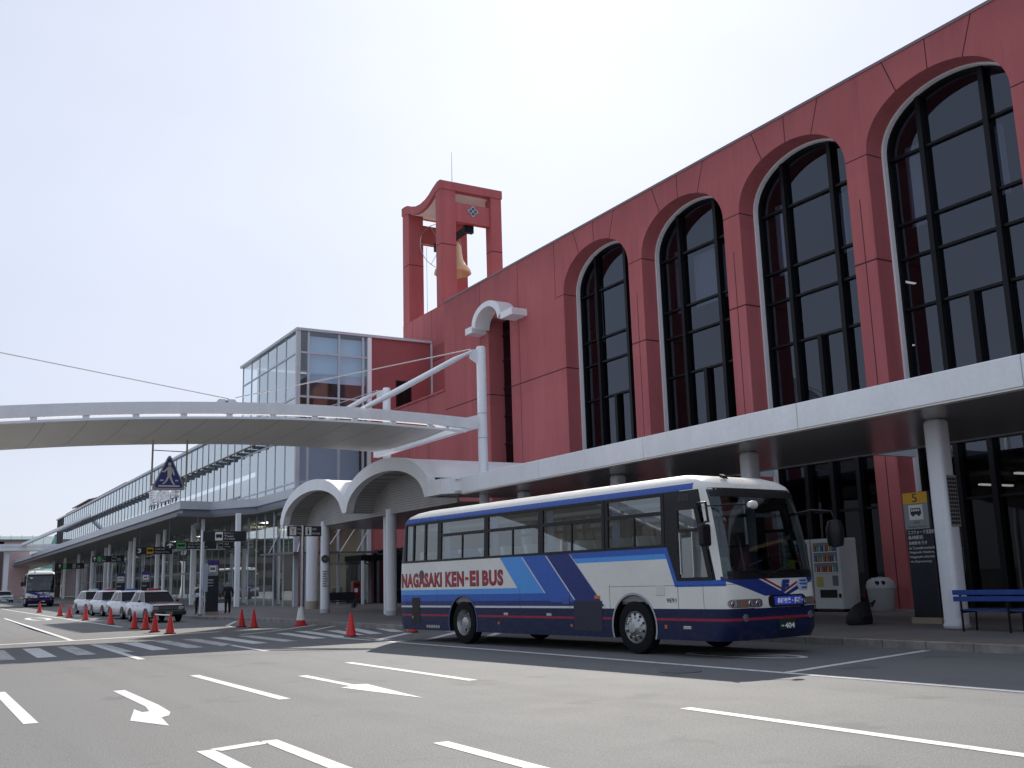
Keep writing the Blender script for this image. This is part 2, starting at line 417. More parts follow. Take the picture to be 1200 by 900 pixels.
strip('hatch_line', [(13.5, 49.0), (11.6, 43.5), (11.3, 41.0)], .16)
mark('turn_arrow', [(2.82, 16.94), (2.99, 16.94), (2.97, 14.4), (2.92, 13.45), (2.83, 13.1), (2.71, 12.95), (2.62, 12.1), (2.35, 12.9), (2.61, 14.1), (2.63, 13.68), (2.72, 13.72), (2.79, 14.3)])
mark('straight_arrow', [(5.80, 17.2), (5.96, 17.2), (5.94, 15.0), (6.12, 14.95), (5.93, 12.55), (5.62, 14.72), (5.80, 14.8)])
strip(LN, [(2.50, 6.4), (2.50, 10.02)], .16); strip(LN, [(2.585, 9.98), (3.085, 10.14)], .2); strip(LN, [(3.17, 6.4), (3.17, 10.24)], .16)
el = [(13.65+.40*math.cos(t)-.42*math.sin(t)*0+.62*0, 14.7+1.1*math.sin(t)) for t in [2*PI*k/40 for k in range(41)]]
el = [(13.5+.42*math.cos(t)+.35*math.sin(t)*.6, 14.7-1.25*math.sin(t)) for t in [2*PI*k/40 for k in range(41)]]
strip('bay_number_ring', el, .13); strip('bay_number_ring', [(13.3, 15.4), (13.75, 13.9)], .1)
strip('bay_number_ring', [(6.75+.5*math.cos(t), 66.5+3.0*math.sin(t)) for t in [2*PI*k/28 for k in range(29)]], .3)
m = MB(); m.lathe((10.6, 13.0, .005), [(.33, 0), (.33, .004)], 28); tag(m.build('manhole_cover', DGREY), 'round iron manhole cover in the asphalt by the shadow edge', 'manhole')

# ------------------------------------------------------------------ red terminal building
T = thing('terminal_building', 'long red rendered terminal with tall dark arched windows and flat roof', 'building', (26, 21, .32))
XF, XR, ZT = 26.0, 27.0, 17.6
ARC = [6.36, 12.36, 18.36, 24.36, 30.36, 36.42]; HW, SP, RI = 2.56, 14.8, 1.82
def arch_curve(c, hw=HW, rise=RI, n=30, sp=SP):
    return [(c-hw*math.cos(PI*k/n), sp+rise*math.sin(PI*k/n)**.92) for k in range(n+1)]
m = MB(); y = -20.
def quad(y0, y1, z0, z1, x=XF): m.face((x, y0, z0), (x, y1, z0), (x, y1, z1), (x, y0, z1))
for c in ARC:
    quad(y, c-HW, 0, ZT); pts = arch_curve(c)
    for (ya, za), (yb, zb) in zip(pts, pts[1:]):
        m.face((XF, ya, za), (XF, yb, zb), (XF, yb, ZT), (XF, ya, ZT)); m.face((XF, ya, za), (XR, ya, za), (XR, yb, zb), (XF, yb, zb))
    for s in (-1, 1): m.face((XF, c+s*HW, 0), (XR, c+s*HW, 0), (XR, c+s*HW, SP), (XF, c+s*HW, SP))
    y = c+HW
quad(y, 44.1, 0, ZT); quad(44.1, 46.4, 15.3, ZT)
for q in (44.1, 46.4): m.face((XF, q, 0), (27.0, q, 0), (27.0, q, 15.3), (XF, q, 15.3))
m.face((XF, 44.1, 15.3), (27, 44.1, 15.3), (27, 46.4, 15.3), (XF, 46.4, 15.3))
quad(46.4, 51.65, 0, ZT)
m.face((XF, 51.65, 0), (60, 51.65, 0), (60, 51.65, ZT), (XF, 51.65, ZT))
m.face((XF, -20, 0), (60, -20, 0), (60, -20, ZT), (XF, -20, ZT)); m.face((60, -20, 0), (60, 51.65, 0), (60, 51.65, ZT), (60, -20, ZT))
wall = m.build('wall', RED, T)
m = MB(); m.box(25.97, 60, -20, 51.68, ZT, ZT+.10); m.build('roof', worn('roof_edge_metal', (.22, .14, .15), .5, .1), T)
m = MB(); m.box(26.0, 30.58, 51.66, 62.7, .3, 12.35); m.build('low_wing', RED, T)
m = MB(); m.box(25.93, 26.12, 51.68, 62.7, 12.353, 12.47); m.build('parapet_coping', RED, T)
m = MB(); m.box(30.62, 36.0, 60.7, 67.6, 0, 20.44); m.build('tower_block', RED, T)
for c in ARC[1:]:
    fr = MB(); g_ = MB()
    pts = arch_curve(c, HW-.02, RI-.02)
    for (ya, za), (yb, zb) in zip(pts, pts[1:]):
        g_.face((27.06, ya, SP), (27.06, yb, SP), (27.06, yb, zb), (27.06, ya, za))
    g_.face((27.06, c-HW, 4.75), (27.06, c+HW, 4.75), (27.06, c+HW, SP), (27.06, c-HW, SP)); g2 = MB(); g2.face((27.06, c-HW, .35), (27.06, c+HW, .35), (27.06, c+HW, 4.75), (27.06, c-HW, 4.75))
    win = MB()
    ip = arch_curve(c, HW-.14, RI-.12); op = arch_curve(c, HW-.002, RI-.002)
    for k in range(len(ip)-1):
        win.hexa([(26.9, *op[k]), (26.9, *op[k+1]), (26.9, *ip[k+1]), (26.9, *ip[k])], [(27.1, *op[k]), (27.1, *op[k+1]), (27.1, *ip[k+1]), (27.1, *ip[k])])
    for s in (-1, 1):
        win.box(26.9, 27.1, c+s*HW, c+s*(HW-.14), .35, SP)
        win.box(26.86, 27.12, c+s*1.13-.085, c+s*1.13+.085, .35, SP+RI*math.sqrt(1-(1.13/HW)**2)-.05)
    for z in (14.68, 12.42, 11.28, 9.62, 5.2, 3.5): win.box(26.95, 27.1, c-HW+.1, c+HW-.1, z-.042, z+.042)
    win.box(26.87, 27.1, c-.09, c+.09, .35, 9.6)
    f = win.build('arched_window', BLACK, T)
    g_.build('pane', GDARK, f); g2.build('shop_pane', GSHOP, f)
    tr = MB(); op2 = arch_curve(c, HW-.004, RI-.004); ip2 = arch_curve(c, HW-.075, RI-.065)
    for k in range(len(op2)-1):
        tr.hexa([(26.72, *op2[k]), (26.72, *op2[k+1]), (26.72, *ip2[k+1]), (26.72, *ip2[k])], [(26.895, *op2[k]), (26.895, *op2[k+1]), (26.895, *ip2[k+1]), (26.895, *ip2[k])])
    for s in (-1, 1): tr.box(26.72, 26.895, c+s*(HW-.004), c+s*(HW-.075), .35, SP)
    tr.build('trim', WHITE, f)
# slot window
m = MB(); m.box(26.9, 27.05, 44.12, 46.38, .35, 15.29); g_ = m.build('slot_window', BLACK, T)
m = MB(); m.box(26.86, 26.89, 44.2, 46.3, .4, 15.2); m.build('pane', GDARK, g_)
m = MB()
for z in (8.6, 10.1, 11.6, 13.1, 14.5): m.box(26.83, 26.86, 44.12, 46.38, z-.04, z+.04)
m.box(26.83, 26.86, 45.1, 45.2, .4, 15.2)
m.build('frame', BLACK, g_)
# hood over slot window
m = MB(); c = 45.05; out = []; inn = []
for k in range(25):
    a = PI*k/24; out.append((c-1.55*math.cos(a), 14.92+.97*math.sin(a))); inn.append((c-1.22*math.cos(a), 14.70+.90*math.sin(a)))
for k in range(24):
    m.hexa([(25.1, *out[k]), (25.1, *out[k+1]), (25.1, *inn[k+1]), (25.1, *inn[k])], [(26.0, *out[k]), (26.0, *out[k+1]), (26.0, *inn[k+1]), (26.0, *inn[k])])
m.box(25.1, 26, 42.35, c-1.54, 14.58, 14.93); m.box(25.1, 26, c+1.54, c+2.3, 14.58, 14.93)
m.build('window_hood', WHITE, T, weld=True)
# rooms behind the glass
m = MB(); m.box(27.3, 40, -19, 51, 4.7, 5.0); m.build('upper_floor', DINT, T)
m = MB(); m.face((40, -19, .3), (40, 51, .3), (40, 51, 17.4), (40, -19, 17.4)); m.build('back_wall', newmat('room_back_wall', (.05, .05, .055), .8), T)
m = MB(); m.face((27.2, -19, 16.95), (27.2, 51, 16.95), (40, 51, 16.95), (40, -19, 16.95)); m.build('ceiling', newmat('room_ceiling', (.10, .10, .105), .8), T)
for c in (12.36, 18.36, 24.36):
    for dy, x, z in ((1.0, 33, 12.6), (.6, 32, 9.9)):
        m = MB(); m.box(x, x+.7, c+dy, c+dy+.12, z, z+.04); m.build('ceiling_lamp', LAMP, T)
def curtain(y0, y1, z0, z1, x=27.6):
    m = MB(); n = max(6, int((y1-y0)/.06)); r = []
    for k in range(n+1): r.append((x+.05*math.sin(k*1.9), y0+(y1-y0)*k/n))
    m.grid([[(a, b, z0) for a, b in r], [(a, b, z1) for a, b in r]]); m.build('curtain', CURT, T, smooth=True)
for c in ARC[1:]:
    curtain(c+1.65, c+2.35, 12.45, 15.2)
    curtain(c-1.2 if c != 30.36 else c-1.05, c-.8 if c != 30.36 else c+1.05, 12.45, 14.65)
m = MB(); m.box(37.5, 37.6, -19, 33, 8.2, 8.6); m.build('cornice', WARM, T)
# ground floor dim shop shelves inside
for (y0, y1, x, z0, z1) in ((10.5, 14.2, 31, 1.2, 2.9), (22.7, 25.8, 31, .4, 2.2), (28.5, 32, 30, .4, 2.6)):
    m = MB()
    for k in range(4): m.box(x, x+.5, y0, y1, z0+k*(z1-z0)/4, z0+k*(z1-z0)/4+.05)
    m.box(x+.5, x+.55, y0, y1, z0, z1); m.build('shop_shelf', TAN, T)
for k in range(5):
    m = MB(); m.box(29.5+(k % 3)*2.6, 31.3+(k % 3)*2.6, 10+k*3.1, 10.14+k*3.1, 4.3, 4.36); m.build('shop_lamp', LAMP, T)
m = MB(); m.box(29.0, 29.2, 12.6, 15.6, 2.7, 3.6); m.build('glowing_shop_panel', newmat('timber_panel_glow', (.5, .28, .1), .6, emis=(1, .55, .2), estr=.06), T)  # lit look of an orange shelf, put in as faint emission

for y in (47.6, 50.1, 52.6, 55.1, 57.6, 60.0):  # invented dark panels and panes standing in for deep shade under the vault
    m = MB(); m.box(25.93, 25.985, y, y+2.2, .35, 3.7); f = m.build('vault_shade_panel', BLACK, T)
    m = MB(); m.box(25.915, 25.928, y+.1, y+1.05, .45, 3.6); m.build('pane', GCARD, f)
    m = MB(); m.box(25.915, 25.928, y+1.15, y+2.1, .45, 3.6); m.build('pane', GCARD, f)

# ------------------------------------------------------------------ bell tower
BT = thing('bell_tower', 'open red bell tower with four square pillars and dipped roof', 'tower', (33, 64.3, 20.45))
for x0, x1, y0, y1 in ((30.6, 31.8, 61.06, 61.85), (34.66, 35.55, 61.06, 61.85), (30.6, 31.8, 66.44, 67.51), (34.66, 35.55, 66.44, 67.51)):
    m = MB(); m.box(x0, x1, y0, y1, 20.45, 29.1); m.build('pillar', RED, BT)
prof = [(61.0, 29.57), (61.5, 29.57), (62.2, 29.35), (62.85, 29.08), (63.44, 28.93), (64.26, 28.86), (65.09, 28.96), (65.79, 29.19), (66.5, 29.49), (67.09, 29.59), (67.58, 29.59)]
m = MB(); m.prism([(30.55, y, z) for y, z in prof]+[(30.55, y, z-.62) for y, z in prof[::-1]], (5.06, 0, 0)); m.build('roof', RED, BT)
m = MB(); m.prism([(30.8, y, z-.625) for y, z in prof[1:-1]]+[(30.8, y, z-.66) for y, z in prof[-2:0:-1]], (4.6, 0, 0)); m.build('ceiling', CREAM, BT)
for y0, y1 in ((61.2, 61.67), (66.62, 67.09)):
    m = MB(); m.box(31.8, 34.66, y0, y1, 26.75, 28.17); m.build('beam', RED, BT)
m = MB(); e = []
for k in range(32):
    a = 2*PI*k/32; r = .35+.08*math.cos(4*a); e.append((33.25+r*math.cos(a), 61.2, 27.66+r*math.sin(a)))
m.prism(e, (0, -.06, 0)); em = m.build('emblem', newmat('pale_blue_enamel', (.35, .42, .46), .4), BT)
m = MB()
for k in range(4):
    a = PI/2*k; m.box(33.25+.19*math.cos(a)-.088, 33.25+.19*math.cos(a)+.088, 61.135, 61.115, 27.66+.19*math.sin(a)-.088, 27.66+.19*math.sin(a)+.088)
m.build('cross_pattern', newmat('dark_blue_enamel', (.03, .08, .12), .4), em)
m = MB(); m.tube([(33.43, 64.7, 28.8), (33.43, 64.7, 33.7)], [.04, .014], 6); m.build('lightning_rod', GREYM, BT)
B = thing('bell', 'gilded bell hung from a dark axle inside the tower', 'bell', (33.13, 64.26, 23.8))
bp_ = lambda pr: [(r*1.177, (h-1.457)*1.177+1.457) for r, h in pr]
m = MB(); m.lathe((33.13, 64.26, 0), bp_([(1.05, 20.45), (1.17, 20.5), (1.12, 20.72), (.86, 21.0), (.66, 21.4), (.58, 21.9), (.53, 22.3), (.42, 22.5), (.15, 22.58), (.0, 22.6)]), 36, caps=False)
m.lathe((33.13, 64.26, 0), bp_([(1.02, 20.46), (.8, 21.0), (.55, 21.5), (.45, 22.3), (0, 22.4)]), 36, caps=False)
m.build('bell_body', BRASS, B, smooth=True)
m = MB(); m.tube([(33.13, 64.26, 25.5), (33.13, 64.26, 23.7)], .06, 8); m.lathe((33.13, 64.26, 0), [(.0, 23.5), (.16, 23.58), (.19, 23.73), (.0, 23.88)], 12); m.build('clapper', DGREY, B)
m = MB(); m.box(32.93, 33.33, 61.6, 66.7, 26.36, 26.72); m.build('axle', BLACK, B)
for y in (61.8, 66.5):
    m = MB(); m.box(32.78, 33.54, y-.17, y+.17, 26.22, 26.81); m.build('bearing', BLACK, B)
m = MB(); m.tube([(33.13+1.75*math.cos(a), 66.1, 26.52+1.75*math.sin(a)) for a in [2*PI*k/40 for k in range(41)]], .025, 5)
for k in range(6): m.tube([(33.13, 66.1, 26.52), (33.13+1.75*math.cos(k*PI/3), 66.1, 26.52+1.75*math.sin(k*PI/3))], .018, 4)
m.build('bell_wheel', STEEL, B)
m = MB(); m.tube([(31.9, 66.1, 26.3), (31.92, 66.1, 20.5)], .02, 4); m.build('rope', STEEL, B)

# ------------------------------------------------------------------ front canopy
CN = thing('entrance_canopy', 'long flat white canopy on square posts along the red terminal', 'canopy', (19.25, 14.4, .2))
y0 = -22
edges = [y for y in range(-22, 34, 1) if (y-1.4) % 5.2 < 1]
ps = [-22, -16.0, -10.6, -5.2, .2, 5.6, 11.0, 16.55, 22.3, 27.8, 33.2]
for a, b in zip(ps, ps[1:]):
    m = MB(); m.box(17.30, 17.5, a+.008, b-.008, 4.69, 5.29); m.build('fascia_panel', WHITE, CN, bevel=.012)
m = MB(); m.box(17.32, 17.52, -22, 33.2, 4.655, 4.686); m.build('drip_edge', CREAM, CN)
m = MB(); m.box(17.5, 23.2, -22, 33.2, 4.70, 4.74); m.build('soffit', SOFFM, CN)
m = MB(); m.box(17.5, 23.2, -22, 33.2, 5.12, 5.2); m.build('roof', WHITE, CN)
m = MB(); m.box(23.2, 23.32, -22, 33.2, 4.68, 5.25); m.build('gutter', GREYM, CN)
for y in (2.5, 8.45, 14.4, 20.25, 26.2, 32.0):
    m = MB(); m.box(19.06, 19.48, y-.21, y+.21, sw(19.2, y), 4.70); col = m.build('column', WHITEP, CN, bevel=.11, seg=4, smooth=True)
    m = MB(); m.box(19.05, 19.49, y-.22, y+.22, sw(19.2, y), sw(19.2, y)+.16); m.build('column_base', GREYM, col, bevel=.11, seg=4, smooth=True)
    m = MB(); m.bar((19.3, y, 4.95), (26.0, y, 4.95), .15, .3); m.build('beam', GREYM, CN)
m = MB(); m.box(19.14, 19.46, 14.176, 14.186, 2.35, 3.45)
tt = tag(m.build('timetable_sheet', newmat('timetable_paper', (.30, .30, .31), .7)), 'small gridded timetable stuck on the side of the front canopy post', 'timetable')
m = MB()
for r in range(12):
    for cc in range(4): m.box(19.16+cc*.074, 19.215+cc*.074, 14.174, 14.170, 2.40+r*.085, 2.46+r*.085)
m.build('timetable_grid', TXTK, tt)

# ------------------------------------------------------------------ vaulted canopies
VC = thing('vaulted_canopy', 'white double barrel vault canopy on round columns by the entrance', 'canopy', (18.3, 46, .2))
XV = 16.85
def slatmat():
    mm = newmat('slatted_soffit', (.3, .29, .28), .55, .15); x, y, z, v = coords(mm, 'World')
    j = ((z*.35+y*.0).mod(.06)) < .009
    n = noise(mm, v, .8, 4)
    k = ((z*1.0).mod(.105)) < .018
    setcol(mm, mixc(mm, k*.75, mixc(mm, rampv(mm, n, .3, .7), (.34, .33, .315), (.43, .415, .40)), (.09, .09, .09))); return mm
SLAT = slatmat()
def vault(yc, hi, ho, ap, apo, base, ya, yb, xe):
    n = 40; inn = []; out = []
    for k in range(n+1):
        y = ya+(yb-ya)*k/n; ti = max(0, 1-((y-yc)/hi)**2); to = max(0, 1-((y-yc)/ho)**2)
        inn.append((y, base+(ap-base)*math.sqrt(ti))); out.append((y, max(base+.12, base+(apo-base)*math.sqrt(to))))
    return inn, out
for (yc, hi, ho, ya, yb, xe) in ((39.5, 4.05, 4.75, 35.15, 43.8, 25.95), (48.4, 4.2, 4.75, 43.8, 53.1, 20.3)):
    base = 4.72; inn, out = vault(yc, hi, ho, 6.12, 6.66, base, ya, yb, xe)
    m = MB()
    for k in range(40):
        m.hexa([(XV, *out[k]), (XV, *out[k+1]), (XV, *inn[k+1]), (XV, *inn[k])], [(XV+.35, *out[k]), (XV+.35, *out[k+1]), (XV+.35, *inn[k+1]), (XV+.35, *inn[k])])
    m.build('arch_band', WHITE, VC)
    m = MB(); m.grid([[(XV+.35, y, z) for y, z in inn], [(18.2, y, z) for y, z in inn]]); m.build('vault_soffit', SLAT, VC, smooth=True)
    m = MB(); m.prism([(18.15, y, z) for y, z in inn]+[(18.15, yb, 4.52), (18.15, ya, 4.52)], (.08, 0, 0)); m.build('slatted_tympanum', SLAT, VC)
    m = MB(); m.grid([[(XV+.3, y, z-.03) for y, z in out], [(xe, y, z-.03) for y, z in out]]); m.build('vault_roof', WHITE, VC, smooth=True)
m = MB(); m.box(XV, XV+.35, 33.95, 35.16, 4.72, 5.3); m.build('fascia_return', WHITE, VC)
m = MB(); m.prism([(XV, 33.94, 4.72), (17.3, 33.2, 4.70), (17.65, 33.2, 4.70), (XV+.35, 33.94, 4.72)], (0, 0, .575)); m.build('fascia_splay', WHITE, VC)
m = MB(); m.box(XV+.3, 26, 33.2, 35.2, 4.74, 4.8); m.build('soffit', SOFFM, VC)
m = MB(); m.box(18.25, 25.9, 35.2, 53.1, 4.53, 4.58); m.build('soffit', SOFFM, VC)
m = MB(); m.box(XV+.3, 26, 33.2, 35.4, 5.2, 5.26); m.build('roof', WHITE, VC)
for x, y in ((18.25, 41.75), (18.3, 50.2)):
    m = MB(); m.tube([(x, y, sw(x, y)), (x, y, 4.75)], .235, 24); col = m.build('column', WHITEP, VC, smooth=True)
    m = MB(); m.tube([(x, y, sw(x, y)), (x, y, sw(x, y)+.2)], .245, 24); m.build('column_base', GREYM, col, smooth=True)
m = MB(); m.tube([(20.0, 57.0, sw(20, 57)), (20.0, 57.0, 6.4)], .34, 24); r = m.build('round_pillar', WHITEP, smooth=True)
tag(r, 'thick round white pillar behind the sign pole, before the glass corner', 'pillar')
m = MB(); m.tube([(20.0, 57.0, sw(20, 57)), (20.0, 57.0, sw(20, 57)+.45)], .36, 24); m.build('pillar_base', TAN, r, smooth=True)
# round plate and lettering on the second round column
m = MB(); m.tube([(18.22, 49.96, 2.86), (18.2, 49.93, 2.86)], .2, 24); pl = tag(m.build('round_plate', CHAR, smooth=True), 'round dark plate with white letters on slim white column', 'sign')
m = MB()
for k in range(7): m.box(18.08, 18.34-.03*(k % 3), 49.945, 49.955, 2.2-k*.12, 2.26-k*.12)
put_text(m, 'OFF', (18.1, 49.92, 2.81), (1, 0, 0), (0, 0, 1), .2, .1, .02)
m.build('lettering', LGR, pl)
# ------------------------------------------------------------------ glass terminal wing
G = thing('glass_terminal', 'glass walled terminal wing with tall corner block and grey eaves', 'building', (21, 63, .2))
XG, YG = 21.0, 62.9
def pane(name, pts, mat, par=G): m = MB(); m.face(*pts); return m.build(name, mat, par)
# corner block glazing
pane('curtain_wall', [(21, 62.95, .3), (21, 75.9, .3), (21, 75.9, 18.0), (21, 62.95, 18.0)], GTERM)
pane('curtain_wall', [(21.05, YG, .3), (25.8, YG, .3), (25.8, YG, 18.0), (21.05, YG, 18.0)], GEND)
pane('roller_blind', [(21.7, YG+.3, 14.7), (25.8, YG+.3, 14.7), (25.8, YG+.3, 17.8), (21.7, YG+.3, 17.8)], newmat('blue_blind', (.66, .76, .84), .8))
pane('curtain_wall', [(21, 75.9, .3), (21, 186, .3), (21, 186, 13.6), (21, 75.9, 13.6)], GTERM)
m = MB()
ysb = [63.0, 65.4, 67.5, 69.5, 71.5, 73.5, 75.75]
for y in ysb: m.box(20.965, 21.06, y-.035, y+.035, .3, 18.0)
for z in (16.58, 13.65, 11.1, 8.1): m.box(20.955, 21.05, 63, 75.8, z-.05, z+.05)
for x in (21.67, 23.78, 25.48): m.box(x-.06, x+.06, YG-.1, YG+.06, .3, 18.0)
for z in (16.58, 13.65, 11.1, 8.1, 5.3, 2.9): m.box(21.0, 25.8, YG-.07, YG+.05, z-.06, z+.06)
m.box(20.85, 21.12, YG-.12, YG+.12, .3, 18.02)
m.build('glazing_frame', GREYM, G)
m = MB(); y = 77.7
while y < 186: m.box(20.965, 21.05, y-.03, y+.03, .3, 13.6); y += 2.0
m.box(20.93, 21.05, 75.9, 186, 8.15, 8.3); m.box(20.93, 21.05, 75.9, 186, 2.9, 3.0); m.box(20.93, 21.05, 75.9, 186, 5.0, 5.1)
m.build('glazing_frame', newmat('slim_mullion', (.22, .25, .27), .4), G)
m = MB(); m.box(25.8, 26.08, YG-.14, YG+.1, .3, 18.0); m.build('corner_strip', WHITEP, G)
m = MB()
m.box(26.08, 30.6, YG-.02, YG+.3, .3, 18.05); red = m.build('wall', worn('red_side_wall', (.33, .085, .092), .75, .12, .5), G)
for z0, z1 in ((13.2, 15.2), (9.0, 10.9)):
    m = MB(); m.box(27.9, 29.05, YG-.045, YG-.022, z0, z1); f = m.build('window', BLACK, G)
    pane('pane', [(28.0, YG-.05, z0+.1), (28.45, YG-.05, z0+.1), (28.45, YG-.05, z1-.1), (28.0, YG-.05, z1-.1)], GCARD, f)
    pane('pane', [(28.52, YG-.05, z0+.1), (28.95, YG-.05, z0+.1), (28.95, YG-.05, z1-.1), (28.52, YG-.05, z1-.1)], GCARD, f)
m = MB(); m.tube([(30.6, YG-.12, 8), (30.6, YG-.12, 18.0)], .1, 8); m.build('downpipe', GREYM, G)
m = MB(); m.box(20.82, 31, YG-.18, 76.1, 18.02, 18.2); m.box(21.2, 31, 63.2, 76, 18.2, 18.3); m.build('roof', GREYM, G)
m = MB(); m.box(20.8, 31, 76.1, 186.2, 13.6, 13.82); m.build('roof', GREYM, G)
m = MB(); m.box(21.0, 34, 186, 186.3, 0, 13.6); m.box(21.0, 21.4, 178, 186, .3, 13.6); m.build('end_wall', worn('brown_end_wall', (.10, .06, .06), .7), G)
# upper glazing rail with brackets
m = MB(); m.tube([(20.45, 62.5, 11.42), (20.45, 178, 11.42)], .07, 6); r_ = m.build('maintenance_rail', DGREY, G)
for k in range(58):
    m = MB(); m.box(20.4, 20.98, 63.0+k*2-.1, 63.0+k*2+.1, 11.2, 11.4); m.build('rail_bracket', DGREY, r_)
# red rooftop parapet beyond the wing
m = MB(); m.box(22.2, 30, 131, 186, 13.8, 14.75); m.build('rooftop_parapet', RED if False else worn('red_parapet', (.33, .10, .11), .75), G)
m = MB(); m.prism([(22.0, 160, 14.9), (25, 160, 15.7), (25, 160, 15.85), (22.0, 160, 15.05)], (0, 17, 0)); m.build('rooftop_panel', DGREY, G)
# eaves
def eave(poly, z0, z1, name, mat): m = MB(); m.prism([(x, y, z0) for x, y in poly], (0, 0, z1-z0)); return m.build(name, mat, G)
lo = [(15.7, 230), (15.7, 72.3), (18.3, 72.9), (20.3, 69.3), (20.4, 62.5), (20.4, 61.9), (25.9, 61.9), (25.9, 62.75), (20.99, 62.75), (20.99, 230)]
hi = [(16.2, 230), (16.2, 73.0), (18.1, 73.3), (20.55, 70.2), (20.6, 62.2), (25.9, 62.2), (25.9, 62.7), (20.985, 62.7), (20.985, 230)]
eave(lo, 6.52, 6.72, 'eave_soffit', newmat('eave_dark', (.17, .165, .165), .6)); eave(hi, 6.725, 7.05, 'eave_fascia', newmat('blue_grey_fascia', (.20, .23, .29), .45, .2))
hi2 = [(15.95, 230), (15.95, 72.7), (18.2, 73.1), (20.45, 69.8), (20.5, 62.05), (25.9, 62.05), (25.9, 62.65), (20.98, 62.65), (20.98, 230)]
eave(hi2, 7.055, 7.62, 'eave_fascia', GREYM)
# inside: floors, back wall, ceilings
m = MB(); m.box(21.3, 34, 63.3, 186, 6.3, 7.6); m.build('upper_floor', LGREY, G)
m = MB(); m.box(21.5, 31, 63.4, 76, 12.2, 12.9); m.build('upper_floor', LGREY, G)
m = MB(); m.face((32, 76, .3), (32, 186, .3), (32, 186, 13.5), (32, 76, 13.5)); m.build('back_wall', TAN, G)
m = MB(); m.face((30.4, 63.4, .3), (30.4, 76, .3), (30.4, 76, 17.9), (30.4, 63.4, 17.9)); m.build('back_wall', LGREY, G)
m = MB(); m.face((22, 75.5, 7.7), (30.4, 75.5, 7.7), (30.4, 75.5, 17.9), (22, 75.5, 17.9)); m.build('partition', newmat('blue_grey_room', (.52, .60, .68), .8), G)
m = MB(); m.face((21.3, 64.6, 7.7), (25.9, 64.6, 7.7), (25.9, 64.6, 12.1), (21.3, 64.6, 12.1)); m.build('partition', newmat('pale_partition', (.66, .70, .74), .8), G)
m = MB(); m.box(24.2, 24.5, 66, 75.5, 12.9, 15.4); m.box(22.0, 24.2, 69, 69.25, 12.9, 14.9); m.build('timber_screen', newmat('timber_screen', (.20, .13, .07), .6), G)
for y in range(66, 186, 6):
    m = MB(); m.box(22.2, 22.7, y, y+.5, .3, 6.3); m.build('inner_column', LGREY, G)
for k in range(20):
    m = MB(); m.box(22.6+(k % 2)*3, 22.75+(k % 2)*3, 64+k*5, 67.4+k*5, 6.18, 6.26); m.build('ceiling_lamp', LAMP2, G)  # strips added to brighten the hall behind the glass
m = MB()
for k in range(30): m.box(21.5, 31, 64+k*3.2, 64.15+k*3.2, 5.95, 6.15)
m.build('ceiling_baffle', TAN, G)
for y0, y1 in ((66, 70), (80, 86), (95, 99), (110, 118)):
    m = MB(); m.box(24.5, 25.3, y0, y1, .3, 1.4); m.build('counter', TAN, G)
# columns under the eaves
for y in (69.0, 81.6, 94.8, 107.9, 122.5, 132.2, 143.7, 157.2, 170.):
    m = MB(); m.box(18.84, 19.16, y-.16, y+.16, sw(19, y), 6.52); m.build('eave_column', WHITEP, G, bevel=.04, seg=2)
for y in (75.3, 88.2, 101.3, 115.2):
    m = MB(); m.tube([(18.2, y, sw(18, y)), (18.2, y, 6.52)], .13, 12); m.build('slim_column', WHITEP, G, smooth=True)
# entrance glass awning, rods and vestibule at the corner
m = MB(); m.prism([(20.2, 68, 3.62), (20.2, 60.9, 3.50), (25.7, 60.9, 3.50), (25.7, 62.8, 3.56), (20.9, 62.8, 3.56), (20.9, 68, 3.68)], (0, 0, .12)); aw = m.build('entrance_awning', DGREY, G)
for x, y, x1, y1, z1 in ((20.6, 61.4, 21.6, 62.8, 6.0), (22.3, 61.2, 24.6, 62.8, 6.1), (23.3, 61.2, 25.5, 62.8, 6.0), (24.4, 61.2, 26.3, 62.8, 5.9), (20.3, 66.5, 21, 64.5, 6.0)):
    m = MB(); m.tube([(x, y, 3.62), (x1, y1, z1)], .035, 6); m.build('awning_rod', WHITEP, aw)
VB = thing('entrance_vestibule', 'dark framed glass entrance vestibule against the red wall beyond the columns', 'vestibule', (25.2, 61, .3))
for a, b, c_, d in ((24.25, 24.4, 60.0, 60.12), (25.3, 25.42, 60, 60.12), (26.9, 27.05, 60, 60.12)):
    m = MB(); m.box(a, b, c_, d, .3, 3.0); m.build('post', WHITEP if a < 25 else DGREY, VB)
m = MB(); m.box(24.2, 27.1, 60, 62.8, 3.0, 3.35); m.build('roof', BLACK, VB)
m = MB(); m.box(25.42, 26.9, 60.05, 60.09, .35, 3.0); m.build('door', newmat('dark_red_door', (.07, .015, .018), .25), VB)
m = MB(); m.face((24.3, 60.1, .4), (24.3, 62.8, .4), (24.3, 62.8, 3.0), (24.3, 60.1, 3.0)); m.build('side_glass', GSHOP, VB)
# letters on the eave
LS = thing('roof_lettering', 'raised white letter sign standing on the long grey eave', 'sign', (15.9, 77, 7.6))
for k, ch in enumerate('長崎空港'):
    m = MB(); put_text(m, ch, (15.72, 81.9-k*2.45, 7.85), (0, -1, 0), (0, 0, 1), 2.0, 1.15, .0, .16); m.build('letter', WHITEP, LS)
    for q in (.4, 1.6): m = MB(); m.box(15.72, 15.8, 81.9-k*2.45-q, 81.9-k*2.45-q+.08, 7.6, 7.95); m.build('letter_bracket', DGREY, LS)

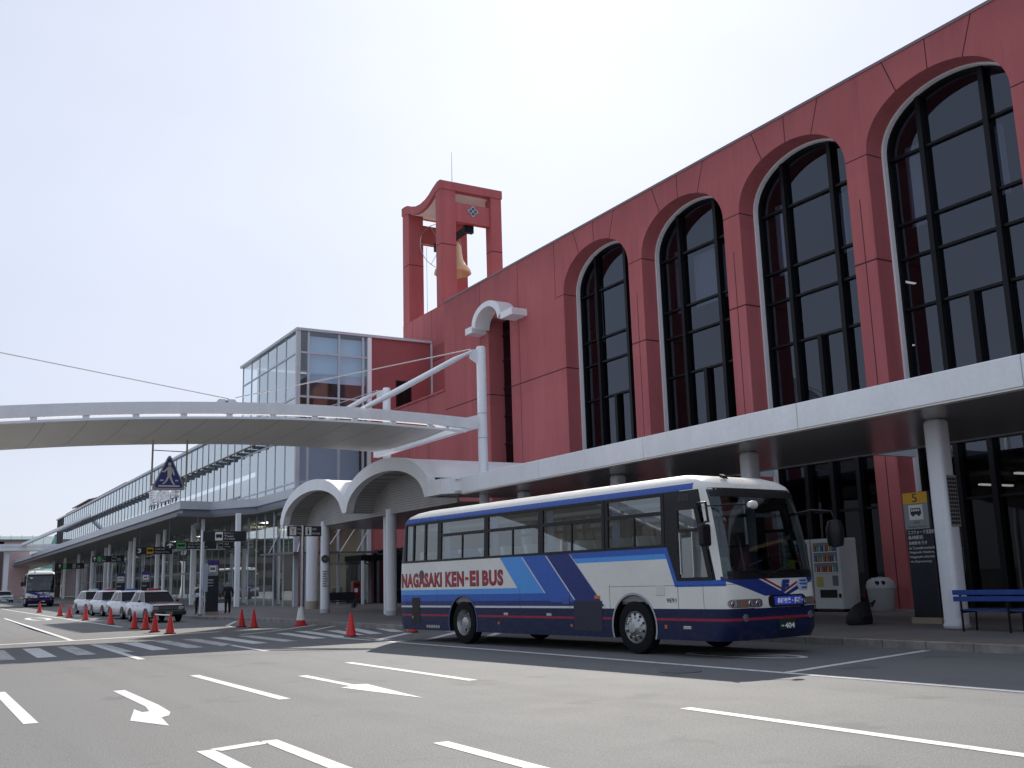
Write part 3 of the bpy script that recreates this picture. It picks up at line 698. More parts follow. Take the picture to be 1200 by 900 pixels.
# ------------------------------------------------------------------ suspended canopy over the crossing
S = thing('crossing_canopy', 'long arched white canopy hung from steel masts across the road', 'canopy', (18.7, 34, 0))
def curve(tab):
    def f(x):
        for (a, za), (b, zb) in zip(tab, tab[1:]):
            if a <= x <= b: return za+(zb-za)*(x-a)/(b-a)
        return tab[-1][1] if x > tab[-1][0] else tab[0][1]
    def g(x): return sum(f(x+d) for d in (-1.5, -.75, 0, .75, 1.5))/5
    return g
ztop = curve([(-14, 4.5), (-8, 5.75), (-4, 6.42), (0, 6.9), (2.05, 7.14), (5.73, 7.5), (9.89, 7.74), (12.5, 7.80), (14.6, 7.78), (18.4, 7.66), (22, 7.4)])
XS = [-12+i*.75 for i in range(41)]
XE = 18.0
XS = [x for x in XS if x <= XE]
def beam(y0, y1, dz0, dz1, name, mat, xs=XS):
    m = MB()
    for a, b in zip(xs, xs[1:]):
        m.hexa([(a, y0, ztop(a)+dz0), (b, y0, ztop(b)+dz0), (b, y1, ztop(b)+dz0), (a, y1, ztop(a)+dz0)], [(a, y0, ztop(a)+dz1), (b, y0, ztop(b)+dz1), (b, y1, ztop(b)+dz1), (a, y1, ztop(a)+dz1)])
    return m.build(name, mat, S)
beam(34.0, 34.22, -.40, 0, 'edge_beam', WHITE)
beam(34.02, 34.14, -.565, -.49, 'lower_rim', WHITEP)
beam(41.0, 41.2, -.40, 0, 'edge_beam', WHITE)
xs2 = [x for x in XS if x <= 17.3]
m = MB(); m.grid([[(x, 34.14, ztop(x)-.52) for x in xs2], [(x, 36, ztop(x)-.60) for x in xs2], [(x, 39.2, ztop(x)-.60) for x in xs2], [(x, 41.2, ztop(x)-.5) for x in xs2]])
def soffpanel():
    mm = worn('cream_soffit_panel', (.84, .81, .745), .5, .07, .5); return mm
SP2 = soffpanel(); x_, y_, z_, v_ = coords(SP2, 'World')
src = bsdf(SP2).inputs['Base Color'].links[0].from_socket
setcol(SP2, mixc(SP2, (((x_+.4).mod(1.25)) < .022)*.75, src, (.10, .09, .08)))
m.build('soffit', SP2, S)
for i, x in enumerate(XS[::2]):
    m = MB(); m.box(x-.1, x+.1, 34.03, 34.13, ztop(x)-.49, ztop(x)-.4); m.build('spacer', WHITEP, S)
m = MB(); m.bar((18.25, 33.9, 7.42), (18.25, 43.4, 7.42), .28, .36); m.build('end_frame', WHITE, S)
m = MB(); m.bar((17.25, 34.1, 7.32), (17.25, 41.2, 7.32), .1, .22); m.build('end_frame', WHITE, S)
m = MB(); m.prism([(18.0, 34.0, 7.66), (18.62, 34.0, 7.82), (18.62, 34.0, 7.28), (18.0, 34.0, 7.24)], (0, .22, 0)); m.build('mast_joint', WHITE, S)
for y in (34.0, 43.2):
    m = MB(); m.tube([(18.7, y, sw(18.7, y)), (18.7, y, 10.42), (18.7, y, 10.5)], [.185, .185, .16], 20); ms = m.build('mast', WHITEP, S, smooth=True)
    for z in (6.9, 7.85):
        m = MB(); m.tube([(18.7, y, z-.02), (18.7, y, z+.02)], .193, 20); m.build('mast_band', GREYM, ms, smooth=True)
    m = MB(); m.prism([(18.55, y-.03, 10.4), (18.2, y-.03, 10.32), (18.2, y-.03, 10.0), (18.55, y-.03, 9.8)], (0, .06, 0)); m.build('bracket', WHITEP, ms)
for dy in (-.16, .16):
    m = MB(); m.tube([(18.3, 34.05+dy*.3, 10.28), (17.6, 34.05+dy*.7, 9.92), (14.8, 34.08+dy*2.9, 8.30), (13.8, 34.3+dy*3.2, 7.75)], [.05, .10, .10, .06], 10); m.build('strut', WHITEP, S, smooth=True)
    m = MB(); m.tube([(18.3, 43.25+dy*.3, 10.28), (17.6, 43.25+dy*.7, 9.92), (14.8, 41.3+dy*2.9, 8.30), (13.8, 40.9+dy*3.2, 7.75)], [.05, .10, .10, .06], 10); m.build('strut', WHITEP, S, smooth=True)
for p, q in (((18.25, 34.02, 10.36), (9.2, 34.1, 7.86)), ((18.25, 43.2, 10.36), (12.0, 41.1, 7.85)), ((8.95, 34.04, 7.80), (-11, 34.1, 10.6))):
    m = MB(); m.tube([p, q], .02, 5); m.build('stay_cable', newmat('galvanised_cable', (.55, .55, .55), .4, .5) if p[0] > 10 else STEEL, S)
for x in (8.75, 9.05):
    m = MB(); m.prism([(x-.22, 34.02, ztop(x)-.01), (x+.22, 34.02, ztop(x)-.01), (x+.1, 34.02, ztop(x)+.10), (x-.12, 34.02, ztop(x)+.10)], (0, .05, 0)); m.build('cable_bracket', WHITEP, S)
for y in (34.0, 43.2):
    m = MB(); m.tube([(-11.2, y, 0), (-11.2, y, 10.6)], .185, 18); m.build('mast', WHITEP, S, smooth=True)

# hanging crosswalk sign
def tri(cx, z0, wd, ht, r=.12):
    pts = []; base = [(cx-wd/2, z0), (cx+wd/2, z0), (cx, z0+ht)]
    for i in range(3):
        p = Vector(base[i]); a = (Vector(base[i-1])-p).normalized(); b = (Vector(base[(i+1) % 3])-p).normalized()
        for k in range(5): t = k/4; pts.append(p+a*r*(1-t)**2*1.4+b*r*t**2*1.4)
    return [(q.x, q.y) for q in pts]
CS = thing('crosswalk_sign', 'blue triangular pedestrian crossing sign hung below the canopy', 'sign', (8.1, 39.0, 5.2))
m = MB(); m.prism([(x, 39.0, z) for x, z in tri(8.13, 5.15, 1.26, 1.36)], (0, .12, 0)); m.build('board', newmat('sign_grey_edge', (.42, .40, .42), .4), CS)
m = MB(); m.prism([(x, 38.995, z) for x, z in tri(8.13, 5.23, 1.10, 1.18)], (0, -.006, 0)); bl = m.build('blue_face', newmat('sign_blue', (.014, .034, .25), .35), CS)
m = MB(); px_ = lambda x, z: (8.13+x, 38.983, 5.25+z)
def poly(*p): m.prism([px_(a, b) for a, b in p], (0, -.004, 0))
poly(*[(0.0+.06*math.cos(a), .86+.075*math.sin(a)) for a in [2*PI*k/14 for k in range(14)]])
poly((-.05, .77), (.06, .77), (.12, .66), (.07, .40), (-.07, .40), (-.07, .62)); poly((-.05, .77), (-.20, .60), (-.28, .62), (-.27, .57), (-.18, .545), (-.06, .66))
poly((.06, .77), (.16, .66), (.20, .46), (.15, .45), (.10, .60)); poly((-.07, .41), (.02, .41), (-.06, .25), (-.17, .12), (-.24, .12), (-.24, .15), (-.18, .17), (-.12, .27))
poly((-.01, .41), (.08, .41), (.12, .26), (.19, .14), (.24, .12), (.17, .10), (.13, .12), (.06, .25)); poly((-.38, .02), (.38, .02), (.38, .075), (-.38, .075)); poly((-.34, .23), (-.20, .23), (-.20, .28), (-.32, .28)); poly((.22, .23), (.34, .23), (.31, .28), (.22, .28))
m.build('walking_figure', TXTW, bl)
for x in (7.52, 8.76):
    m = MB(); m.tube([(x, 39.06, 5.3), (x, 39.06, 7.05)], .035, 8); m.build('hanger', worn('rusty_white_pipe', (.6, .54, .44), .5, .3, 3), CS)
m = MB(); m.tube([(7.52, 39.06, 6.62), (8.76, 39.06, 6.6)], .018, 6); m.tube([(7.52, 39.06, 5.35), (8.76, 39.06, 5.35)], .03, 6); m.build('crossbar', STEEL, CS)

# ------------------------------------------------------------------ hanging direction boards
def board(label, x0, x1, y, z0, z1, items, zh, name='direction_board', group='dark direction boards along the terminal'):
    t = thing(name, label, 'sign', ((x0+x1)/2, y, z0), 0, group)
    m = MB(); m.box(x0, x1, y-.06, y+.06, z0, z1); m.build('panel', CHAR, t, bevel=.012)
    h = z1-z0
    for it in items:
        m = MB(); a = x0+it[1]*(x1-x0); b = x0+it[2]*(x1-x0)
        if it[0] == 'box': m.box(a, b, y-.068, y-.0605, z0+h*.1, z1-h*.1); m.build('pictogram_field', it[3], t)
        if it[0] == 'text':
            n = len(it[3])
            for i, s in enumerate(it[3]): put_text(m, s, (a, y-.064, z0+h*(.9-(i+1)*.8/n+.07)), (1, 0, 0), (0, 0, 1), (b-a)*min(1, .35+len(s)*.06), h*.8/n*.62)
            m.build('lettering', TXTW, t)
        if it[0] == 'glyph':
            put_text(m, it[3], (a, y-.071, z0+h*.2), (1, 0, 0), (0, 0, 1), b-a, h*.6, .02); m.build('glyph', it[4], t)
        if it[0] == 'bus':
            w_ = b-a; zz = z0+h*.3; m.box(a+w_*.1, b-w_*.1, y-.074, y-.070, zz+h*.08, zz+h*.4)
            for q in (.28, .72): m.lathe((a+w_*q, y-.074, zz+h*.06), [(0, 0), (h*.07, 0), (h*.07, .004), (0, .004)], 10, 'y')
            m.build('glyph', TXTK, t)
        if it[0] == 'arrow':
            w_ = b-a; xm = (a+b)/2; zz = z0+h*.18; m.prism([(xm-w_*.09, y-.065, zz), (xm+w_*.09, y-.065, zz), (xm+w_*.09, y-.065, zz+h*.4), (xm+w_*.4, y-.065, zz+h*.3), (xm+w_*.4, y-.065, zz+h*.42), (xm, y-.065, zz+h*.68), (xm-w_*.4, y-.065, zz+h*.42), (xm-w_*.4, y-.065, zz+h*.3), (xm-w_*.09, y-.065, zz+h*.4)], (0, -.004, 0)); m.build('arrow', TXTW, t)
    if zh:
        for x in (x0+.3, x1-.3): m = MB(); m.tube([(x, y, z1), (x, y, zh)], .025, 6); m.build('hanger', DGREY, t)
    return t
board('large blank ended dark board on a white pole showing a taxi pictogram', 13.36, 15.74, 55.6, 4.02, 4.57, [('box', .30, .47, TXTW), ('bus', .30, .47), ('text', .50, .85, ['タクシー', 'Taxi', '택시 出租车'])], 0)
board('dark board with white arrow and green pictogram left of the taxi board', 15.9, 19.6, 76.9, 4.46, 4.97, [('arrow', .02, .17), ('box', .22, .40, GREEN), ('bus', .22, .40), ('text', .44, .86, ['バス のりば', 'Bus stops'])], 6.52)
board('short dark board with grey bus pictogram just below the large taxi board', 19.65, 20.85, 76.8, 4.47, 4.95, [('box', .05, .33, LGR), ('bus', .05, .33), ('text', .42, .9, ['駐車場', 'Parking'])], 6.52)
board('dark board numbered 3 with yellow pictogram above the red roofed taxi', 15.9, 18.8, 88, 4.5, 5.1, [('glyph', .05, .15, '3', TXTW), ('box', .30, .48, YEL), ('bus', .30, .48), ('text', .52, .92, ['長崎駅方面', 'Nagasaki Sta.'])], 6.52)
board('dark board with green and grey pictograms over the middle taxis', 15.93, 19.0, 111, 4.56, 5.2, [('arrow', .02, .13), ('box', .16, .28, GREEN), ('text', .31, .52, ['バス', 'Bus']), ('box', .60, .74, LGR), ('bus', .60, .74), ('text', .78, .97, ['駐車場'])], 6.52)
board('far dark board under the eave above the distant parked bus', 15.95, 19.0, 138.5, 4.56, 5.27, [('arrow', .03, .12), ('box', .2, .32, GREEN), ('box', .55, .68, LGR), ('text', .72, .95, ['方面'])], 6.52)
p = thing('sign_pole', 'slim white pole carrying the large taxi board by the kerb', 'pole', (13.4, 55.6, .19))
m = MB(); m.tube([(13.38, 55.52, .19), (13.38, 55.52, 4.6)], .055, 10); m.build('shaft', WHITEP, p, smooth=True)
m = MB(); m.tube([(13.38, 55.52, .18), (13.38, 55.52, .25)], .11, 12); m.build('foot', DGREY, p)
# arch canopy board
board('dark board with two white pictograms under the vaulted canopy edge', 12.85, 14.25, 39.6, 3.47, 3.87, [('box', .06, .25, TXTW), ('glyph', .10, .21, 'Y', newmat('red_glyph', (.4, .03, .04), .5)), ('text', .28, .48, ['のりば', 'Stop']), ('box', .52, .70, TXTW), ('glyph', .58, .63, 'i', TXTK), ('text', .73, .96, ['案内所', 'Information'])], 0)
p = thing('board_pole', 'red and steel pole on a white and red cone base holding the two pictogram board', 'pole', (13.45, 39.6, 0))
m = MB(); m.tube([(13.47, 39.55, .05), (13.47, 39.55, 3.9)], .06, 12); m.build('shaft', STEEL, p, smooth=True)
m = MB(); m.tube([(13.36, 39.5, .6), (13.36, 39.5, 3.5)], .03, 8); m.build('red_stripe_rod', newmat('red_brown_rod', (.22, .05, .045), .5), p, smooth=True)
m = MB(); m.lathe((13.42, 39.53, 0), [(.26, 0), (.26, .06), (.20, .08), (.17, .22)], 20); m.build('cone_base', newmat('cone_red', (.5, .02, .025), .55), p)
m = MB(); m.lathe((13.42, 39.53, 0), [(.17, .22), (.085, .72), (.07, .74)], 20); m.build('cone_sleeve', TXTW, p, smooth=True)

# ------------------------------------------------------------------ far end of the forecourt
W_ = thing('pink_building', 'low pale pink building with dark upper openings at the far left', 'building', (6, 200, .98))
m = MB(); m.box(-25, 14.2, 200, 222, .5, 10.5); m.build('wall', worn('dark_panel', (.13, .10, .11), .7), W_)
m = MB(); m.box(14.2, 18.3, 199.5, 222, .5, 10.8); m.build('wall', worn('pale_pink_render', (.45, .33, .33), .8, .12, .3), W_)
m = MB(); m.box(-25, 18.5, 199.3, 222, 10.8, 11.2); m.build('roof', DGREY, W_)
for z in (2.2, 5.0, 7.6):
    m = MB(); m.box(-20, 13.5, 199.9, 199.98, z, z+1.4); m.build('window', GCARD, W_)
WK = thing('boarding_bridge', 'white enclosed passenger bridge spanning behind the far bus', 'bridge', (18, 170, 8))
m = MB(); m.box(-8, 23.5, 168, 171, 8.0, 8.75); m.build('deck', WHITE, WK)
m = MB(); m.box(-8, 23.5, 167.9, 168.0, 8.6, 8.95); m.build('rim', WHITEP, WK)
m = MB(); m.bar((14.5, 168, 8.9), (21.5, 150, 12.2), .5, .35); m.build('brace', WHITEP, WK)
for x in (-6, 4, 12.5):
    m = MB(); m.box(x-.3, x+.3, 169, 170, .8, 8.0); m.build('pier', WHITEP, WK)
N = thing('net_fence', 'tall pale green net fence on thin posts beyond the boarding bridge', 'fence', (20, 230, 1))
def netmat():
    mm = bpy.data.materials.new('green_net'); mm.use_nodes = True; nt = mm.node_tree; nt.nodes.clear()
    o = nt.nodes.new('ShaderNodeOutputMaterial'); mx = nt.nodes.new('ShaderNodeMixShader'); t = nt.nodes.new('ShaderNodeBsdfTransparent'); d = nt.nodes.new('ShaderNodeBsdfDiffuse')
    d.inputs[0].default_value = (.25, .5, .42, 1); mx.inputs[0].default_value = .35
    nt.links.new(t.outputs[0], mx.inputs[1]); nt.links.new(d.outputs[0], mx.inputs[2]); nt.links.new(mx.outputs[0], o.inputs[0]); return mm
m = MB(); m.box(15.5, 34, 230, 230.05, 1, 13.3); m.build('net', netmat(), N)
for k in range(10):
    m = MB(); m.tube([(15.5+k*2, 229.9, 1), (15.5+k*2, 229.9, 13.5)], .06, 6); m.build('post', GREYM, N)
A = thing('parked_airplane', 'airplane with teal tail fin showing behind the net fence', 'airplane', (30, 262, 1))
m = MB(); m.prism([(26.5, 262, 7.5), (33.5, 262, 7.5), (31.2, 262, 15.6), (29.3, 262, 15.4)], (0, .5, 0)); m.build('tail_fin', newmat('teal_fin', (.02, .17, .20), .4), A)
m = MB(); m.lathe((0, 262.2, 5.2), [(.2, 22.5), (1.2, 25), (1.9, 30), (1.9, 50), (1.2, 54), (.2, 56)], 20, 'x'); m.build('fuselage', WHITEP, A, smooth=True)
m = MB(); m.prism([(24.5, 258, 7.2), (27.5, 262, 7.2), (27.5, 262.4, 7.2), (24.5, 266.4, 7.2), (23.5, 266.4, 7.2), (24.4, 262, 7.2), (23.5, 258, 7.2)], (0, 0, .2)); m.build('tailplane', WHITEP, A)
for x in (27, 42):
    m = MB(); m.tube([(x, 262, 3.5), (x, 262, 1.3)], .15, 8); m.lathe((x, 262, 1.5), [(0, -.3), (.55, -.3), (.55, .3), (0, .3)], 14, 'y'); m.build('landing_gear', DGREY, A)
# ------------------------------------------------------------------ coach
def interp(tab, z):
    if z <= tab[0][0]: return tab[0][1]
    for (a, va), (b, vb) in zip(tab, tab[1:]):
        if a <= z <= b: return va+(vb-va)*(z-a)/(b-a)
    return tab[-1][1]
bw = lambda z: interp([(.28, 1.25), (2.0, 1.25), (3.05, 1.21), (3.15, 1.19), (3.25, 1.12), (3.34, .99), (3.40, .78), (3.44, .4)], z)
bf = lambda z: interp([(.28, 8.60), (.45, 8.71), (.9, 8.75), (1.4, 8.73), (2.0, 8.66), (2.6, 8.55), (3.05, 8.40), (3.15, 8.32), (3.25, 8.17), (3.34, 7.88), (3.40, 7.45), (3.44, 6.6)], z)
br = lambda z: interp([(.28, -3.02), (.45, -3.1), (.9, -3.15), (1.4, -3.16), (2.0, -3.12), (3.05, -2.98), (3.15, -2.93), (3.25, -2.82), (3.34, -2.6), (3.40, -2.25), (3.44, -1.7)], z)
ND, NR, DF, DR = 4.5, 3.2, .36, .14
def dfz(z): return DF*min(1, bw(z)/1.2)
def front_s(y, z):
    w_ = bw(z); q = max(0, 1-(min(abs(y), w_)/w_)**ND)**(1/ND); return bf(z)-dfz(z)+dfz(z)*q
SIDE = [-2.82, -1.4, -.62, .62, 2.4, 4.2, 5.58, 6.82, 7.15, 7.5, 7.85]
TH = [0, 9, 18, 27, 37, 48, 60, 72, 82, 90]
def loop(z):
    w_, f, r = bw(z), bf(z), br(z); d = dfz(z); pts = []
    fr = f-d
    def sx(s): return min(s, fr-.02) if z < 3.2 else br(z)+DR+(fr-.02-br(z)-DR)*(s+2.82)/(7.85+2.82)
    right = [(sx(s), -w_) for s in SIDE]
    arc = [(fr+d*math.sin(rad(t))**(2/ND), -w_*max(0, math.cos(rad(t)))**(2/ND)) for t in TH]
    rarc = [(r+DR-DR*math.sin(rad(t))**(2/NR), -w_*max(0, math.cos(rad(t)))**(2/NR)) for t in TH]
    half = rarc[::-1]+right+arc                     # rear centre -> right side -> front centre
    other = [(x, -y) for x, y in half[::-1]][1:-1]
    return [(x, y, z) for x, y in half+other]
ZL = [.30, .45, .62, .9, 1.2, 1.36, 1.40, 1.72, 2.04, 2.30, 2.64, 2.80, 3.04, 3.09, 3.15, 3.20, 3.25, 3.30, 3.34, 3.37, 3.40, 3.42, 3.44]
def bus_paint():
    m = newmat('coach_livery', (.7, .7, .65), .32, 0, .22, coat=.0); x, y, z, v = coords(m)
    n = noise(m, v, 1.3, 5); dirt = noise(m, v, 6, 6, .7, (.4, .4, 1))
    whitec = mixc(m, rampv(m, n, .3, .7), (.66, .645, .59), (.74, .725, .67))
    navy = (.010, .016, .058); dnav = (.024, .037, .165); mid = (.038, .112, .42); light = (.085, .30, .70); redc = (.30, .022, .04); wl = (.62, .62, .60)
    c = whitec
    up_ = (z > 1.315) & (z < 2.02)
    b1 = (x-1.67-(1.98-z)*.955) > 0; b2 = (x-2.54-(1.98-z)*1.01) > 0; b3 = (x-3.43-(1.98-z)*1.0) > 0; b4 = (x-4.30-(1.96-z)*1.0) > 0
    low = (z < 1.315) & (z > .9); n4 = b4.inv()
    rear = (x < 5.6) & n4
    c = mixc(m, low & rear, c, light); c = mixc(m, low & rear & (z < 1.19), c, mid); c = mixc(m, low & rear & (z < 1.03), c, dnav)
    c = mixc(m, up_ & b1 & n4, c, light); c = mixc(m, up_ & b2 & n4, c, mid)
    c = mixc(m, (z > .9) & b3 & n4 & (z < 2.02), c, dnav)
    c = mixc(m, (z > 1.0) & (z < 1.6) & b2 & b3.inv(), c, mid)
    def dl(x0, z0, sl, zmin): return ((x-x0-(z0-z)*sl).abs() < .022) & (z > zmin) & (z < 2.0)
    c = mixc(m, dl(2.54, 1.98, 1.01, 1.19) | dl(3.43, 1.98, 1.0, 1.05) | dl(4.30, 1.96, 1.0, .92), c, wl)
    c = mixc(m, (x < 5.35) & (z > .87) & (z < .915), c, wl)
    tb = b4 & (x < 7.3) & (z > 1.80) & (z < 2.04)
    c = mixc(m, tb, c, light); c = mixc(m, tb & (z > 1.90), c, mid)
    c = mixc(m, z < .87, c, navy)
    c = mixc(m, ((z-.675).abs() < .024), c, redc)
    # cab side: black field with a blue border
    L = x-7.13-(1.97-z)*.36
    cab = (L > 0) & (z > 1.27) & (z < 3.1) & (x < 8.62)
    sidey = y.abs() > .9
    c = mixc(m, cab & (z < 2.04) & sidey & ((L < .10) | (z < 1.385)), c, mid)
    c = mixc(m, (L > .10) & (z > 1.385) & (z < 3.06) & (x-8.43+(z-1.4)*.2 < 0) & sidey, c, (.012, .012, .014))
    # window band
    c = mixc(m, (z > 2.02) & (z < 3.07) & (x < 7.6) & sidey, c, (.012, .012, .014))
    c = mixc(m, (z > 3.07) & (z < 3.19) & (x < 7.95) & (x > -2.9) & sidey, c, (.045, .10, .36))
    # front
    fr_ = x > 8.2
    fb = fr_ & (z < 1.44) & (z > 1.40-.36*0-.42) & (z-1.30+(y+1.0)*.30 > 0) & (z-1.30-(y-1.0)*.30*-1*-1*1.0 > -.0-.0)
    yy_ = y.abs()
    fb = fr_ & (z < 1.44) & (z > 1.075) & ((z-1.29+(1.0-yy_)*.32) > 0) & (yy_ < 1.24)
    c = mixc(m, fb, c, (.02, .042, .19))
    vv = (z-1.105-(y-.25).abs()*.40)
    c = mixc(m, fr_ & (vv > 0) & (z < 1.46) & ((y-.25).abs() < .86), c, wl)
    c = mixc(m, fr_ & (vv > .03) & (vv < .075) & (z < 1.46), c, redc)
    c = mixc(m, fr_ & (z < .93) & (z > .86) & (yy_ < .62), c, wl)
    c = mixc(m, rampv(m, dirt, .55, .8)*(1.0-rampv(m, z, .3, 1.2))*.35, c, (.12, .11, .10))
    # panel seams
    seam = ((x-2.4).abs() < .006) | ((x-4.2).abs() < .006) | ((x+1.2).abs() < .006) | ((x-5.5).abs() < .006) | ((x-7.45).abs() < .006) | ((x-8.1).abs() < .005)
    c = mixc(m, (seam & (z < 1.34) & sidey) | (((z-1.30).abs() < .004) & sidey & (x > 5.5)), c, (.03, .03, .04))
    setcol(m, c); setrough(m, rampv(m, dirt, .3, .8)*.15+.22)
    return m
LIV = bus_paint()
CAB = newmat('coach_interior', (.20, .20, .21), .8); CURTB = newmat('window_curtain', (.32, .38, .55), .9)
SEATC = newmat('seat_fabric', (.10, .12, .22), .85); COVER = newmat('seat_cover', (.85, .85, .83), .8)
RUBB = newmat('black_trim', (.008, .008, .010), .45, 0, .3)
RIMM = worn('wheel_rim', (.48, .48, .47), .35, .2, 6, metal=.75)
bdir = Vector((.09329088, -.9956389)); brz = math.atan2(bdir.y, bdir.x)
left = Vector((-bdir.y, bdir.x)); bo = Vector((11.83, 22.73))+left*1.25
BUS = thing('tour_coach', 'white and blue coach with red lettering parked at the red terminal kerb', 'bus', (bo.x, bo.y, 0), brz, 'striped coaches')
loops = [loop(z) for z in ZL]; n = len(loops[0]); nh = len(TH); ns = len(SIDE)
iR0 = nh; iR1 = nh+ns-1                      # right side point indices (rear..front)
iF0 = nh+ns; iF1 = nh+ns+nh-1                # front arc right -> centre
def seg_kind(i):
    """which piece of the outline segment i..i+1 is"""
    tot = 2*(iF1+1)-2
    j = i if i < iF1 else tot-1-i            # mirrored index of the segment
    if j < iR0: return 'rear', j
    if j < iR1: return 'side', j-iR0
    if j == iR1: return 'side', ns-1
    return 'front', j-iF0
shell = MB(); ws = MB(); allv = [shell.vs(L_) for L_ in loops]; wv = [ws.vs(L_) for L_ in loops]; rw = MB(); rv = [rw.vs(L_) for L_ in loops]
for a in range(len(ZL)-1):
    z0, z1 = ZL[a], ZL[a+1]
    for i in range(n):
        j = (i+1) % n; kd, k = seg_kind(i); q = (allv[a][i], allv[a][j], allv[a+1][j], allv[a+1][i])
        if kd == 'side':
            if z1 <= 1.21 and k < 8: continue                         # flat skirt panel instead
            if 2.03 <= z0 and z1 <= 3.05 and k <= 7: continue         # windows
            if 1.39 <= z0 and z1 <= 2.81 and k in (9, 10): continue        # cab window
        if kd == 'front' and k >= 2 and 1.39 <= z0 and z1 <= 3.05: ws.fi((wv[a][i], wv[a][j], wv[a+1][j], wv[a+1][i])); continue
        if kd == 'rear' and k <= 5 and 2.03 <= z0 and z1 <= 2.81: rw.fi((rv[a][i], rv[a][j], rv[a+1][j], rv[a+1][i])); continue
        if kd == 'rear' and k <= nh-2 and False: continue
        shell.fi(q)
shell.fi(allv[-1])
def arc_pts(c, r=.62, zc=.52):
    a0 = math.asin((zc-.30)/r); return [(c-r*math.cos(t), zc+r*math.sin(t)) for t in [-a0+(PI+2*a0)*k/20 for k in range(21)]]
for s in (-1, 1):
    y = s*1.25; out = [(-2.82, .30)]+arc_pts(0)+arc_pts(6.2)+[(7.15, .30), (7.15, 1.2), (-2.82, 1.2)]
    shell.fi(shell.vs([(a, y, b) for a, b in out]))
def strip_unused(m):
    used = sorted({i for f in m.f for i in f}); mp = {u: k for k, u in enumerate(used)}
    m.v = [m.v[u] for u in used]; m.f = [[mp[i] for i in f] for f in m.f]
for q in (shell, ws, rw): strip_unused(q)
shell.build('body', LIV, BUS, True, smooth=True)
ws.build('windscreen', GWIND, BUS, True, smooth=True); rw.build('rear_window', GCARD, BUS, True, smooth=True)
# windscreen rubber: frame following the glass edge
def fp(y, z, off=0.): return (front_s(y, z)+off, y, z)
m = MB(); yw = 1.245
ysf = [-1.16+2.32*k/24 for k in range(25)]
for z0, z1 in ((1.385, 1.53), (2.9, 3.07)):
    m = MB(); m.grid([[fp(y, z0, .006) for y in ysf], [fp(y, (z0+z1)/2, .006) for y in ysf], [fp(y, z1, .006) for y in ysf]]); m.build('windscreen_seal', RUBB, BUS, True)
for s in (-1, 1):                                                    # wheel housings
    for c in (0, 6.2):
        m = MB(); pts = arc_pts(c); m.grid([[(a, s*1.25, b) for a, b in pts], [(a, s*.75, b) for a, b in pts]]); m.face(*[(a, s*.75, b) for a, b in pts]); m.build('wheel_arch', RUBB, BUS, True)
        m = MB(); p2 = arc_pts(c, .66)
        m.grid([[(a, s*1.258, b) for a, b in pts], [(a, s*1.258, b) for a, b in p2]]); m.build('arch_trim', LIV if False else newmat('arch_lip', (.05, .07, .2), .4) if c == 0 else newmat('arch_lip_front', (.35, .35, .36), .4), BUS, True)
def wheel(c, s, front):
    y = s*1.235; t = MB()
    prof = [(.30, -.27), (.44, -.275), (.495, -.25), (.515, -.2), (.515, -.07), (.495, -.02), (.43, 0), (.31, -.01)]
    t.lathe((c, y, .515), [(r, -s*h*-1 if False else s*h) for r, h in prof], 40, 'y', caps=False)
    ty = t.build('wheel', RUB, BUS, True, smooth=True)
    r_ = MB(); dish = ([(.315, -.01), (.305, -.03), (.285, -.05), (.27, -.02), (.21, .0), (.17, .02), (.12, .06), (.10, .085), (.0, .09)] if front else [(.315, -.01), (.30, -.04), (.285, -.12), (.25, -.17), (.17, -.17), (.15, -.10), (.13, -.05), (.10, -.04), (.0, -.04)])
    r_.lathe((c, y, .515), [(r, s*h) for r, h in dish], 36, 'y', caps=False)
    ro = r_.build('rim', RIMM, ty, True, smooth=True)
    for k in range(10):
        a = 2*PI*k/10+.2; b_ = MB(); rr = .19 if front else .2
        b_.lathe((c+rr*math.cos(a), y+s*(.005 if front else -.165), .515+rr*math.sin(a)), [(.0, 0), (.022, 0), (.022, s*.035), (0, s*.04)], 8, 'y')
        b_.build('wheel_nut', STEEL, ty, True)
    for k in range(10):
        a = 2*PI*(k+.5)/10; b_ = MB(); b_.lathe((c+.245*math.cos(a), y+s*(-.012 if front else -.168), .515+.245*math.sin(a)), [(.0, 0), (.03, 0), (.03, s*.012), (0, s*.012)], 10, 'y'); b_.build('rim_hole', RUBB, ty, True)
for s in (-1, 1):
    wheel(0, s, False); wheel(6.2, s, True)
m = MB(); m.box(-2.4, 7.6, -1.15, 1.15, .95, 1.0); m.box(7.4, 8.1, -1.0, 1.0, .62, .66); m.build('floor', CAB, BUS, True)
m = MB(); m.box(-2.6, 8.3, -.95, .95, .34, .40); m.build('underbody', RUBB, BUS, True)
m = MB(); m.grid([[(x, -1.15, 3.02), (x, 0, 3.18), (x, 1.15, 3.02)] for x in (-2.5, 8.0)]); m.build('headliner', newmat('headliner', (.45, .45, .44), .8), BUS, True)
for s in (-1, 1):
    m = MB(); m.box(-2.4, 7.3, s*1.16, s*1.21, 1.0, 2.03); m.build('inner_panel', CAB, BUS, True)
    m = MB(); m.box(-2.2, 7.0, s*.72, s*1.12, 2.82, 2.9); m.build('luggage_rack', newmat('rack_grey', (.30, .30, .32), .6), BUS, True)
